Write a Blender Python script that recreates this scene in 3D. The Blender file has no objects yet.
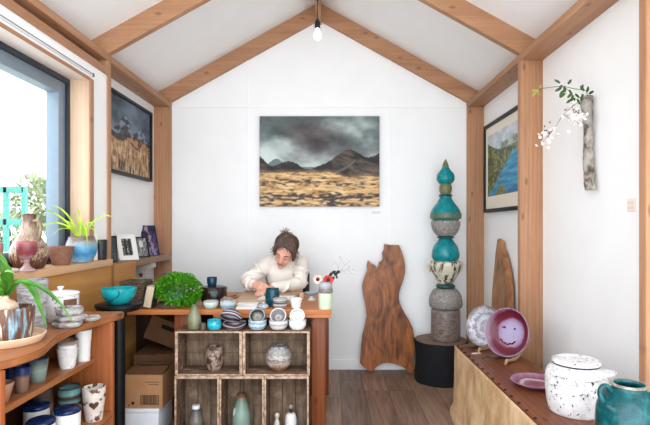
import bpy, bmesh, math, random
from mathutils import Vector, Matrix, Euler, noise as mnoise
R = math.radians
C = bpy.context.scene.collection
random.seed(7)
# ---------------------------------------------------------------- camera model
F = 480.0; VX = 331.4; VY = 226.5; EYE = 1.3
def X(px, d): return (px - VX) * d / F
def Z(py, d): return EYE - (py - VY) * d / F
def P(px, py, d): return Vector((X(px, d), d, Z(py, d)))
# ---------------------------------------------------------------- colour + nodes
def c(r, g, b):
    f = lambda v: (v/255/12.92) if v/255 <= 0.04045 else ((v/255+0.055)/1.055)**2.4
    return (f(r), f(g), f(b), 1.0)
def newmat(name, rough=0.5, spec=0.35):
    m = bpy.data.materials.new(name); m.use_nodes = True
    b = m.node_tree.nodes['Principled BSDF']
    b.inputs['Roughness'].default_value = rough
    b.inputs['Specular IOR Level'].default_value = spec
    return m, m.node_tree, b
def N(nt, t, **kw):
    n = nt.nodes.new(t)
    for k, v in kw.items(): setattr(n, k, v)
    return n
def setin(n, i, v): n.inputs[i].default_value = v
def L(nt, a, b): nt.links.new(a, b)
def coords(nt, scale=(1,1,1), out='Object'):
    tc = N(nt, 'ShaderNodeTexCoord'); mp = N(nt, 'ShaderNodeMapping')
    setin(mp, 'Scale', scale); L(nt, tc.outputs[out], mp.inputs['Vector']); return mp.outputs[0]
def noise(nt, vec, scale, detail=4, rough=0.6, dist=0.0):
    n = N(nt, 'ShaderNodeTexNoise'); setin(n,'Scale',scale); setin(n,'Detail',detail)
    setin(n,'Roughness',rough); setin(n,'Distortion',dist); L(nt, vec, n.inputs['Vector']); return n.outputs['Fac']
def ramp(nt, fac, stops, interp='LINEAR'):
    r = N(nt, 'ShaderNodeValToRGB'); r.color_ramp.interpolation = interp
    e = r.color_ramp.elements
    while len(e) > 1: e.remove(e[-1])
    e[0].position = stops[0][0]; e[0].color = stops[0][1]
    for p, col in stops[1:]:
        k = e.new(p); k.color = col
    L(nt, fac, r.inputs[0]); return r.outputs[0]
def mth(nt, op, a, b=None):
    n = N(nt, 'ShaderNodeMath', operation=op)
    for i, v in enumerate((a, b)):
        if v is None: continue
        if isinstance(v, (int, float)): setin(n, i, v)
        else: L(nt, v, n.inputs[i])
    return n.outputs[0]
def mixc(nt, fac, a, b):
    n = N(nt, 'ShaderNodeMix', data_type='RGBA')
    for i, v in ((0, fac), (6, a), (7, b)):
        if isinstance(v, (int, float, tuple)): setin(n, i, v)
        else: L(nt, v, n.inputs[i])
    return n.outputs[2]
def bump(nt, b, h, strength=0.2, dist=0.01):
    n = N(nt, 'ShaderNodeBump'); setin(n,'Strength',strength); setin(n,'Distance',dist)
    L(nt, h, n.inputs['Height']); L(nt, n.outputs[0], b.inputs['Normal'])
_mc = {}
def plain(name, col, rough=0.5, nz=0.06, scale=30, metal=0):
    if name in _mc: return _mc[name]
    m, nt, b = newmat(name, rough); v = coords(nt)
    d = tuple(x*(1-nz*2) for x in col[:3])+(1,); l = tuple(min(1,x*(1+nz)) for x in col[:3])+(1,)
    f = noise(nt, v, scale)
    L(nt, ramp(nt, f, [(0.3,d),(0.7,l)]), b.inputs['Base Color'])
    b.inputs['Metallic'].default_value = metal
    _mc[name] = m; return m
def wood(name, dark, light, axis='Z', scale=1.0, rough=0.5, knots=True, bmp=0.12, spec=0.3, contrast=(0.30,0.70)):
    if name in _mc: return _mc[name]
    m, nt, b = newmat(name, rough, spec)
    k = 0.07
    s = {'X':(k,1,1),'Y':(1,k,1),'Z':(1,1,k)}[axis]
    v = coords(nt, s)
    warp = noise(nt, v, 6*scale, 3, 0.5)
    n1 = noise(nt, v, 42*scale, 7, 0.7, 0.4)
    w = N(nt, 'ShaderNodeTexWave', wave_type='BANDS', bands_direction={'X':'Y','Y':'X','Z':'X'}[axis])
    setin(w,'Scale',13*scale); setin(w,'Distortion',7); setin(w,'Detail',4); L(nt, v, w.inputs['Vector'])
    f = mth(nt,'ADD', mth(nt,'MULTIPLY',n1,0.50), mth(nt,'ADD', mth(nt,'MULTIPLY',w.outputs['Fac'],0.08), mth(nt,'MULTIPLY',warp,0.42)))
    col = ramp(nt, f, [(contrast[0],dark),(contrast[1],light)])
    if knots:
        sp_ = N(nt,'ShaderNodeSeparateXYZ'); L(nt, coords(nt), sp_.inputs[0]); cv = N(nt,'ShaderNodeCombineXYZ')
        ia, ib = {'X':(2,0),'Y':(0,1),'Z':(0,2)}[axis]
        L(nt, mth(nt,'MULTIPLY',sp_.outputs[ia],6.0), cv.inputs[0]); L(nt, mth(nt,'MULTIPLY',sp_.outputs[ib],2.6), cv.inputs[1])
        vo = N(nt,'ShaderNodeTexVoronoi', voronoi_dimensions='2D'); setin(vo,'Scale',1.0); L(nt, cv.outputs[0], vo.inputs['Vector'])
        kf = ramp(nt, vo.outputs['Distance'], [(0.025,(1,1,1,1)),(0.085,(0,0,0,1))])
        col = mixc(nt, mth(nt,'MULTIPLY',kf,0.6), col, tuple(x*0.35 for x in dark[:3])+(1,))
    L(nt, col, b.inputs['Base Color'])
    bump(nt, b, f, bmp, 0.003)
    _mc[name] = m; return m
def glaze(name, stops, h=None, scale=18, amp=0.35, rough=0.22, bmp=0.25, speck=None, streak=1.0, spec=0.4):
    """mottled ceramic glaze; with h the colours run up the pot (0..h), else by noise"""
    if name in _mc: return _mc[name]
    m, nt, b = newmat(name, rough, spec); v = coords(nt, (1,1,1.0/streak))
    scale = scale*2.3
    n1 = noise(nt, v, scale, 6, 0.68, 0.4)
    if h:
        sx = N(nt,'ShaderNodeSeparateXYZ'); L(nt, coords(nt), sx.inputs[0])
        f = mth(nt,'ADD', mth(nt,'DIVIDE', sx.outputs[2], h), mth(nt,'MULTIPLY', mth(nt,'SUBTRACT',n1,0.5), amp))
    else: f = n1
    col = ramp(nt, f, stops)
    if speck:
        sc, ssc, th = speck
        n2 = noise(nt, coords(nt), ssc, 2, 0.5)
        col = mixc(nt, ramp(nt, n2, [(th,(0,0,0,1)),(min(0.99,th+0.03),(1,1,1,1))]), col, sc)
    L(nt, col, b.inputs['Base Color'])
    n3 = noise(nt, coords(nt), scale*1.4, 4)
    bump(nt, b, n3, bmp, 0.004)
    _mc[name] = m; return m
# ---------------------------------------------------------------- mesh helpers
def BM(): return bmesh.new()
def absorb(bm, t, M=None):
    if M is not None: bmesh.ops.transform(t, matrix=M, verts=t.verts)
    me = bpy.data.meshes.new('t'); t.to_mesh(me); t.free(); bm.from_mesh(me); bpy.data.meshes.remove(me)
    return bm
def box(bm, x0, x1, y0, y1, z0, z1, bev=0.0, M=None):
    t = bmesh.new(); bmesh.ops.create_cube(t, size=1)
    for v in t.verts:
        v.co = Vector(((x0+x1)/2+v.co.x*(x1-x0), (y0+y1)/2+v.co.y*(y1-y0), (z0+z1)/2+v.co.z*(z1-z0)))
    if bev: bmesh.ops.bevel(t, geom=t.edges[:], offset=bev, segments=2, affect='EDGES', profile=0.6)
    return absorb(bm, t, M)
def lathe(bm, prof, seg=36, M=None, wob=0.0, seed=0):
    t = bmesh.new(); rings = []
    for (r, z) in prof:
        if r < 1e-5: rings.append([t.verts.new((0,0,z))])
        else:
            ring = []
            for i in range(seg):
                a = 2*math.pi*i/seg
                q = 1 + wob*mnoise.noise(Vector((math.cos(a)*1.3+seed, math.sin(a)*1.3, z*14)))
                ring.append(t.verts.new((r*q*math.cos(a), r*q*math.sin(a), z)))
            rings.append(ring)
    for a, b2 in zip(rings, rings[1:]):
        for i in range(seg):
            j = (i+1) % seg
            try:
                if len(a) == 1 and len(b2) == 1: continue
                if len(a) == 1: t.faces.new((a[0], b2[j], b2[i]))
                elif len(b2) == 1: t.faces.new((a[i], a[j], b2[0]))
                else: t.faces.new((a[i], a[j], b2[j], b2[i]))
            except ValueError: pass
    bmesh.ops.recalc_face_normals(t, faces=t.faces)
    return absorb(bm, t, M)
def smoothprof(pts, n=5):
    """Catmull-Rom through profile points"""
    out = []
    p = [pts[0]] + list(pts) + [pts[-1]]
    for i in range(1, len(p)-2):
        for k in range(n):
            t = k/n
            q = []
            for a in (0,1):
                p0,p1,p2,p3 = p[i-1][a],p[i][a],p[i+1][a],p[i+2][a]
                q.append(0.5*(2*p1+(p2-p0)*t+(2*p0-5*p1+4*p2-p3)*t*t+(3*p1-p0-3*p2+p3)*t**3))
            out.append((max(q[0],0.0), q[1]))
    out.append(pts[-1]); return out
def vessel(bm, outer, t=0.005, seg=36, M=None, wob=0.0, smooth=True, seed=0):
    o = smoothprof(outer) if smooth else list(outer)
    z0 = o[0][1]; rimr, rimz = o[-1]
    prof = [(0, z0)] + o + [(rimr - t*0.5, rimz + t*0.35)]
    inner = [(max(r - t, 0.001), z) for r, z in reversed(o) if z > z0 + t*1.4]
    prof += inner + [(0, z0 + t*1.4)]
    return lathe(bm, prof, seg, M, wob, seed)
def tube(bm, pts, rad, seg=8, M=None, caps=True):
    t = bmesh.new(); pts = [Vector(p) for p in pts]; n = len(pts); rings = []
    if isinstance(rad, (int, float)): rad = [rad]*n
    prev = None
    for i, p in enumerate(pts):
        d = (pts[min(i+1,n-1)] - pts[max(i-1,0)]).normalized()
        if prev is None:
            u = d.orthogonal().normalized()
        else:
            u = (prev - d*prev.dot(d)).normalized()
        prev = u; w = d.cross(u)
        rings.append([t.verts.new(p + (u*math.cos(2*math.pi*k/seg)+w*math.sin(2*math.pi*k/seg))*rad[i]) for k in range(seg)])
    for a, b2 in zip(rings, rings[1:]):
        for k in range(seg): t.faces.new((a[k], a[(k+1)%seg], b2[(k+1)%seg], b2[k]))
    if caps: t.faces.new(rings[0][::-1]); t.faces.new(rings[-1])
    bmesh.ops.recalc_face_normals(t, faces=t.faces)
    return absorb(bm, t, M)
def curvepts(pts, n=8):
    p = [Vector(q) for q in pts]; p = [p[0]*2-p[1]] + p + [p[-1]*2-p[-2]]; out = []
    for i in range(1, len(p)-2):
        for k in range(n):
            t = k/n; p0,p1,p2,p3 = p[i-1],p[i],p[i+1],p[i+2]
            out.append(0.5*(2*p1+(p2-p0)*t+(2*p0-5*p1+4*p2-p3)*t*t+(3*p1-p0-3*p2+p3)*t**3))
    out.append(p[-2]); return out
def prism(bm, poly, y0, y1, bev=0.0, M=None, plane='XZ'):
    """polygon in XZ (or XY) extruded along Y (or Z)"""
    t = bmesh.new()
    def mk(a, b2, d): return (a, d, b2) if plane == 'XZ' else (a, b2, d)
    A = [t.verts.new(mk(a,b2,y0)) for a, b2 in poly]; B = [t.verts.new(mk(a,b2,y1)) for a, b2 in poly]
    n = len(poly)
    t.faces.new(A); t.faces.new(B[::-1])
    for i in range(n): t.faces.new((A[i], B[i], B[(i+1)%n], A[(i+1)%n]))
    bmesh.ops.recalc_face_normals(t, faces=t.faces)
    if bev:
        es = [e for e in t.edges if len(e.link_faces) == 2 and any(len(f.verts) > 4 for f in e.link_faces)]
        bmesh.ops.bevel(t, geom=es, offset=bev, segments=2, affect='EDGES')
    bmesh.ops.triangulate(t, faces=[f for f in t.faces if len(f.verts) > 4])
    return absorb(bm, t, M)
def ball(bm, p, r, sub=3, M=None, nz=0.0, seed=0):
    t = bmesh.new(); bmesh.ops.create_icosphere(t, subdivisions=sub, radius=1)
    if isinstance(r, (int, float)): r = (r, r, r)
    for v in t.verts:
        q = 1 + nz*mnoise.noise(v.co*2.2 + Vector((seed, seed*2, 0)))
        v.co = Vector((v.co.x*r[0]*q, v.co.y*r[1]*q, v.co.z*r[2]*q))
    if M is not None: bmesh.ops.transform(t, matrix=M, verts=t.verts)
    bmesh.ops.translate(t, vec=Vector(p), verts=t.verts)
    return absorb(bm, t)
def leaf(bm, pts, width, up=(0,0,1), prof=None, fold=0.15, n=7):
    """blade along a curve, tapering, with a shallow central fold"""
    q = curvepts(pts, n); m = len(q); rows = []
    for i, p in enumerate(q):
        s = i/(m-1); d = (q[min(i+1,m-1)]-q[max(i-1,0)]).normalized()
        side = d.cross(Vector(up))
        if side.length < 0.05: side = d.cross(Vector((0.3,1,0.1)))
        side.normalize(); nrm = side.cross(d)
        w = width*(prof(s) if prof else math.sin(math.pi*min(1,0.12+0.88*s))**0.6)*0.5
        w = max(w, 0.0004)
        rows.append([bm.verts.new(p - side*w + nrm*w*fold), bm.verts.new(p - nrm*w*fold), bm.verts.new(p + side*w + nrm*w*fold)])
    for a, b2 in zip(rows, rows[1:]):
        for k in (0,1): bm.faces.new((a[k], a[k+1], b2[k+1], b2[k]))
    return bm
# ---------------------------------------------------------------- object helpers
def obj(name, bm, m, parent=None, ang=40, loc=None):
    me = bpy.data.meshes.new(name)
    if isinstance(bm, bpy.types.Mesh): me = bm
    else: bm.normal_update(); bm.to_mesh(me); bm.free()
    me.shade_smooth()
    try: me.set_sharp_from_angle(angle=R(ang))
    except Exception: pass
    o = bpy.data.objects.new(name, me); C.objects.link(o)
    for q in (m if isinstance(m, (list, tuple)) else [m]): me.materials.append(q)
    if parent: o.parent = parent
    if loc is not None: o.location = loc
    return o
def tag(o, label, cat, group=None, kind=None):
    o['label'] = label; o['category'] = cat
    if group: o['group'] = group
    if kind: o['kind'] = kind
    return o
def thing(name, label, cat, loc=(0,0,0), rot=(0,0,0), group=None):
    o = bpy.data.objects.new(name, None); C.objects.link(o); o.empty_display_size = 0.05
    o.location = loc; o.rotation_euler = rot
    return tag(o, label, cat, group)
def solo(name, bm, m, label, cat, loc=(0,0,0), rot=(0,0,0), group=None, ang=40):
    o = obj(name, bm, m, ang=ang); o.location = loc; o.rotation_euler = rot
    return tag(o, label, cat, group)
def struct(name, bm, m, parent=None, label=None):
    o = obj(name, bm, m, parent)
    if not parent: o['kind'] = 'structure'
    if label: o['label'] = label
    return o
def picture(name, w, h, fn, parent, nx, ny, loc, rough=0.5):
    """flat printed/painted sheet facing -Y, colours from fn(u,v)"""
    vs = [((i/nx-0.5)*w, 0, j/ny*h) for j in range(ny+1) for i in range(nx+1)]
    fs = [(j*(nx+1)+i, j*(nx+1)+i+1, (j+1)*(nx+1)+i+1, (j+1)*(nx+1)+i) for j in range(ny) for i in range(nx)]
    me = bpy.data.meshes.new(name); me.from_pydata(vs, [], fs)
    at = me.color_attributes.new('paint', 'FLOAT_COLOR', 'POINT')
    k = 0
    for j in range(ny+1):
        for i in range(nx+1):
            at.data[k].color = c(*[max(0,min(255,q)) for q in fn(i/nx, j/ny)]); k += 1
    m, nt, b = newmat(name+'_paint', rough)
    a = N(nt, 'ShaderNodeAttribute'); a.attribute_name = 'paint'
    L(nt, a.outputs['Color'], b.inputs['Base Color'])
    return obj(name, me, m, parent, loc=loc)
def lerp(a, b, t):
    t = max(0, min(1, t)); return tuple(x+(y-x)*t for x, y in zip(a, b))
def fbm(x, y, o=5, s=0): return mnoise.fractal(Vector((x, y, s)), 1.0, 2.0, o)
def sstep(a, b, x):
    t = max(0, min(1, (x-a)/(b-a))); return t*t*(3-2*t)
SKY = 4.8; EXPO = 0.0
# ================================================================ SETTING
D1, D2, D3 = 4.324, 3.12, 1.872
IL, IR = -1.451, 1.228           # inner faces of the posts
WL, WR = -1.60, 1.375            # wall faces
BW = 4.37                        # back wall face
YN = 0.45                        # open end; room cut short so more sky light reaches the ceiling
RX = (IL+IR)/2
PB, PT = 2.38, 2.425             # wall plate bottom / top
SL = 0.557
white = plain('white_painted_board', c(247,247,246), 0.6, 0.01, 6)
cream = plain('white_ceiling_board', c(246,245,243), 0.65, 0.01, 6)
beamZ = wood('pine_post', c(152,106,76), c(196,150,114), 'Z', 1.0)
beamY = wood('pine_plate', c(152,106,76), c(196,150,114), 'Y', 1.0)
beamX = wood('pine_rafter', c(152,106,76), c(196,150,114), 'X', 1.0)
# floor: wide dark planks running into the room
m, nt, b = newmat('plank_floor', 0.42)
v = coords(nt); sx = N(nt,'ShaderNodeSeparateXYZ'); L(nt, v, sx.inputs[0])
px_ = mth(nt,'DIVIDE', mth(nt,'ADD', sx.outputs[0], 10), 0.19)
idx = mth(nt,'FLOOR', px_); fr = mth(nt,'FRACT', px_)
off = mth(nt,'FRACT', mth(nt,'MULTIPLY', mth(nt,'SINE', mth(nt,'MULTIPLY', idx, 12.99)), 437.5))
py_ = mth(nt,'ADD', mth(nt,'DIVIDE', sx.outputs[1], 1.5), off)
jf = mth(nt,'FRACT', py_); jd = mth(nt,'FLOOR', py_)
tone = mth(nt,'FRACT', mth(nt,'MULTIPLY', mth(nt,'SINE', mth(nt,'ADD', mth(nt,'MULTIPLY', idx, 7.3), mth(nt,'MULTIPLY', jd, 3.1))), 91.7))
cb = N(nt,'ShaderNodeCombineXYZ'); L(nt, mth(nt,'MULTIPLY',sx.outputs[0],1.0), cb.inputs[0])
L(nt, mth(nt,'MULTIPLY', sx.outputs[1], 0.09), cb.inputs[1]); L(nt, mth(nt,'MULTIPLY', tone, 5), cb.inputs[2])
g = noise(nt, cb.outputs[0], 22, 7, 0.65, 1.2)
f = mth(nt,'ADD', mth(nt,'MULTIPLY', g, 0.8), mth(nt,'MULTIPLY', tone, 0.22))
col = ramp(nt, f, [(0.3,c(86,66,54)),(0.5,c(128,100,83)),(0.72,c(164,134,112))])
gap = mth(nt,'MAXIMUM', mth(nt,'LESS_THAN', fr, 0.016), mth(nt,'LESS_THAN', jf, 0.003))
L(nt, mixc(nt, gap, col, c(30,24,22)), b.inputs['Base Color']); bump(nt, b, g, 0.12, 0.003)
floor_m = m
struct('floor', box(BM(), -1.75, 1.5, YN, BW+0.1, -0.08, 0), floor_m)
def zb(x): return PT + SL*((IR-x) if x > RX else (x-IL))     # rafter underside
def zc(x): return zb(x) + 0.148                                # ceiling underside
# back gable wall
bm = prism(BM(), [(WL-0.12,-0.05),(WR+0.12,-0.05),(WR+0.12,zc(WR+0.12)),(RX,zc(RX)),(WL-0.12,zc(WL-0.12))], BW, BW+0.1)
struct('wall_back', bm, white)
bm = BM()
for px in (247.5, 390.5): box(bm, X(px,BW)-0.008, X(px,BW)+0.008, BW-0.009, BW, 0.1, zb(X(px,BW))+0.1)
box(bm, IL, IR, BW-0.0075, BW+0.001, Z(107,BW)-0.006, Z(107,BW)+0.006)
struct('trim_1', bm, white)
struct('baseboard_back', box(BM(), IL, IR, BW-0.014, BW, 0, 0.09, 0.003), white)
# right wall
struct('wall_right', box(BM(), WR, WR+0.1, YN, BW, -0.05, zc(WR)+0.0), white)
struct('trim_2', box(BM(), WR-0.003, WR, 2.02, 2.026, 0.1, PB), white)
# left wall with window opening
WY0, WY1, WZ0, WZ1 = 0.85, 2.915, 1.048, 2.19
bm = BM()
box(bm, WL-0.12, WL, YN, WY0, -0.05, zc(WL)); box(bm, WL-0.12, WL, WY1, BW, -0.05, zc(WL))
box(bm, WL-0.12, WL, WY0, WY1, -0.05, WZ0); box(bm, WL-0.12, WL, WY0, WY1, WZ1, zc(WL))
struct('wall_left', bm, white)
# ceiling
bm = BM()
a, e = WL-0.12, WR+0.12
prism(bm, [(a,zc(a)),(RX,zc(RX)),(RX,zc(RX)+0.06),(a,zc(a)+0.06)], YN, BW+0.1)
prism(bm, [(RX,zc(RX)),(e,zc(e)),(e,zc(e)+0.06),(RX,zc(RX)+0.06)], YN, BW+0.1)
struct('ceiling', bm, cream)
# posts, plates, rafters, ridge: one mesh each
tn = [3]
def trim(bm, m, label=None):
    o = struct('trim_%d' % tn[0], bm, m); tn[0] += 1
    return o
for d in (D1, D2, D3): trim(box(BM(), IR, WR, d, d+0.045, 0, PB, 0.002), beamZ)
for d in (D1, D2): trim(box(BM(), WL, IL, d, d+0.045, 0, PB, 0.002), beamZ)
trim(box(BM(), IR, WR, YN, BW, PB, PT, 0.002), beamY)
trim(box(BM(), WL, IL, YN, BW, PB, PT, 0.002), beamY)
for d in (D1, D2, D3):
    trim(prism(BM(), [(WR,PT+0.0005),(IR,PT+0.0005),(RX+0.0225,zb(RX+0.0225)),(RX+0.0225,zc(RX+0.0225)-0.0005),(WR,zc(WR)-0.0005)], d, d+0.045), beamX)
    trim(prism(BM(), [(WL,PT+0.0005),(IL,PT+0.0005),(RX-0.0225,zb(RX-0.0225)),(RX-0.0225,zc(RX-0.0225)-0.0005),(WL,zc(WL)-0.0005)], d, d+0.045), beamX)
trim(box(BM(), RX-0.0225, RX+0.0225, YN, BW, 3.135, zc(RX)-0.013), beamY)
# window wall lining: header board, white band, jamb block, plywood dado
trim(box(BM(), WL, IL, YN, D2, 2.283, 2.33, 0.002), beamY)
trim(box(BM(), WL, -1.462, WY0, D2, WZ1+0.012, 2.283), white)
trim(box(BM(), WL, -1.462, WY1+0.012, D2, 1.09, WZ1+0.012), white)
ply = wood('stained_plywood', c(128,80,36), c(206,150,84), 'Y', 0.45, 0.6, True, 0.1)
trim(box(BM(), IL, IL+0.014, YN, 3.53, 0, 1.047), ply)
trim(box(BM(), IL-0.03, IL+0.01, 3.531, D1-0.001, 0, 0.735), wood('added_dark_panel', c(58,38,28), c(92,62,46), 'Y', 0.8, 0.6, False))  # added dark panel, covers the bright wall gap seen below the desk
# window: frame > sash, pane, sill, jamb boards
paleW = wood('pale_pine', c(208,172,140), c(232,204,176), 'Z', 1.0, 0.5, False)
paleY = wood('sill_pine', c(196,150,108), c(226,184,140), 'Y', 1.0, 0.45, True)
navy = plain('dark_window_frame', c(40,50,62), 0.35, 0.02)
sashm = plain('grey_window_sash', c(124,140,152), 0.35, 0.02)
w = bpy.data.objects.new('window_1', None); C.objects.link(w); w['kind'] = 'structure'
def ring(bm, x0, x1, y0, y1, z0, z1, t, tb=None, bev=0.003):
    tb = t if tb is None else tb
    box(bm, x0, x1, y0, y0+t, z0, z1, bev); box(bm, x0, x1, y1-t, y1, z0, z1, bev)
    box(bm, x0, x1, y0+t, y1-t, z0, z0+tb, bev); box(bm, x0, x1, y0+t, y1-t, z1-t, z1, bev); return bm
struct('window_frame', ring(BM(), -1.68, -1.585, WY0, WY1, 1.09, WZ1, 0.03, 0.03), navy, w)
struct('window_sash', ring(BM(), -1.675, -1.60, WY0+0.03, WY1-0.03, 1.12, WZ1-0.03, 0.07, 0.05), sashm, w)
gm = bpy.data.materials.new('window_glass'); gm.use_nodes = True; nt = gm.node_tree
for n_ in list(nt.nodes): nt.nodes.remove(n_)
o_ = N(nt,'ShaderNodeOutputMaterial'); mx = N(nt,'ShaderNodeMixShader'); tr = N(nt,'ShaderNodeBsdfTransparent'); gl = N(nt,'ShaderNodeBsdfGlossy')
setin(gl,'Roughness',0.02); fz = N(nt,'ShaderNodeLayerWeight'); setin(fz,'Blend',0.5)
L(nt, mth(nt,'ADD', mth(nt,'MULTIPLY', mth(nt,'POWER', fz.outputs['Facing'], 5.0), 0.9), 0.03), mx.inputs[0]); L(nt, tr.outputs[0], mx.inputs[1]); L(nt, gl.outputs[0], mx.inputs[2]); L(nt, mx.outputs[0], o_.inputs[0])
struct('window_pane', box(BM(), -1.642, -1.636, WY0+0.1, WY1-0.1, 1.17, WZ1-0.1), gm, w)
struct('window_sill', box(BM(), -1.60, -1.42, WY0, D2, 1.048, 1.09, 0.004), paleY, w)
struct('jamb_board', box(BM(), -1.60, -1.452, WY1, WY1+0.012, 1.09, WZ1, 0.001), paleW, w)
struct('head_board', box(BM(), -1.60, -1.455, WY0, WY1+0.012, WZ1, WZ1+0.012, 0.001), plain('pale_head_paint', c(238,228,220), 0.5, 0.01), w)
struct('jamb_trim', box(BM(), -1.452, -1.444, WY1-0.042, WY1+0.004, 1.09, WZ1, 0.001), beamZ, w)
struct('head_trim', box(BM(), -1.452, -1.444, WY0, WY1-0.0425, WZ1-0.014, WZ1+0.004, 0.001), beamY, w)
struct('outer_sill', box(BM(), -1.80, -1.60, WY0, WY1, 1.03, 1.088), navy, w)
# curtain track on the white band
t = thing('curtain_track', 'slim pale curtain track running along the white band above the window', 'curtain track', (-1.462, 0.85, 2.226))
obj('rail', box(BM(), 0, 0.008, 0, 2.08, -0.008, 0.008, 0.001), plain('white_track', c(225,226,228), 0.4, 0.01), t)
obj('groove', box(BM(), 0.0081, 0.0088, 0, 2.08, 0.001, 0.006), plain('track_groove', c(110,112,116), 0.5, 0.01), t)
obj('end_cap', box(BM(), 0, 0.011, 2.08, 2.092, -0.010, 0.010, 0.001), plain('track_cap', c(90,92,96), 0.5, 0.01), t)
# wall shelf in the far left bay
shelfm = wood('grey_brown_shelf', c(120,92,70), c(166,134,108), 'Y', 1.0)
solo('wall_shelf', box(BM(), 0, 0.16, 0, D1-D2-0.045, -0.05, 0, 0.003), shelfm,
     'narrow brown wooden wall shelf holding small leaning pictures', 'shelf', (-1.60, D2+0.045, 1.055))
# socket plate on right wall
pk = plain('pale_plate', c(238,226,216), 0.5, 0.01)
t = thing('wall_socket', 'small pale pinkish socket plate low on the bare right wall beside the near post', 'socket', (WR, X(0,1)*0+1.375*F/(632.5-VX), Z(205,1.375*F/(632.5-VX))))
obj('plate', box(BM(), -0.008, 0, -0.028, 0.028, -0.03, 0.03, 0.003), pk, t)
bm = BM()
for a_ in (-0.012, 0.012):
    for z_ in (-0.012, 0.012): box(bm, -0.0105, -0.0081, a_-0.007, a_+0.007, z_-0.006, z_+0.006, 0.001)
obj('switch', bm, plain('pinkish_switch', c(232,205,190), 0.5, 0.01), t)
# ---------------------------------------------------------------- outside
struct('ground_1', box(BM(), -30, -1.8, -15, 30, -0.3, -0.2), plain('bounce_ground', c(214,212,206), 0.9, 0.1, 3))  # ground made pale to bounce light up to the ceiling
bpy.data.objects['ground_1'].name = 'ground'
teal = plain('teal_paint', c(66,140,128), 0.5, 0.04)
gd = 5.2
t = thing('garden_gate', 'teal painted frame seen through the window on the left', 'gate', (X(5,gd), gd, -0.2))
xs = [X(p,gd)-X(5,gd) for p in (-28,-12,6,24.5)]; zt = Z(187,gd)+0.2; zm = Z(222,gd)+0.2
for x_ in xs: obj('post', box(BM(), x_-0.022, x_+0.022, -0.022, 0.022, 0, zt, 0.004), teal, t)
for z_ in (zt-0.03, zm, zm-0.6): obj('bar', box(BM(), xs[0], xs[-1], -0.022, 0.022, z_-0.035, z_+0.035, 0.004), teal, t)
def bush(name, label, loc, r, n, lw, m, cat='bush', hgt=1.0, stemh=0.6):
    t = thing(name, label, cat, loc); bm = BM()
    for i in range(n):
        u = Vector((random.gauss(0,1),random.gauss(0,1),random.gauss(0,1))).normalized()
        p = Vector((u.x*r, u.y*r, u.z*r*hgt))*random.uniform(0.45,1.0) + Vector((0,0,stemh+r*hgt*0.6))
        q = (u+Vector((random.uniform(-.6,.6),random.uniform(-.6,.6),random.uniform(-.6,.6)))).normalized()
        leaf(bm, [p, p+q*lw*0.6, p+q*lw*1.2+Vector((0,0,-lw*0.2))], lw*0.5, n=2)
    obj('foliage', bm, m, t)
    bm = BM()
    for k in range(5):
        a = k*1.26; tube(bm, curvepts([(0,0,0),(math.cos(a)*r*.2,math.sin(a)*r*.2,stemh*.7),(math.cos(a)*r*.6,math.sin(a)*r*.6,stemh+r*hgt*.8)],5), [0.03-0.0018*j for j in range(11)], 6)
    obj('stem', bm, plain('bark_stem', c(96,76,60), 0.8, 0.1), t)
    return t
gb = plain('pale_bush_leaf', c(158,172,134), 0.6, 0.2, 4)
bush('garden_bush', 'pale green leafy bush outside the window behind the jug', (X(42,7.5), 7.5, -0.2), 0.42, 700, 0.12, gb, stemh=1.6)
bush('garden_bush', 'smaller pale bush outside the window beside the teal frame', (X(14,8.6), 8.6, -0.2), 0.38, 500, 0.12, gb, stemh=1.15)
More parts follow.
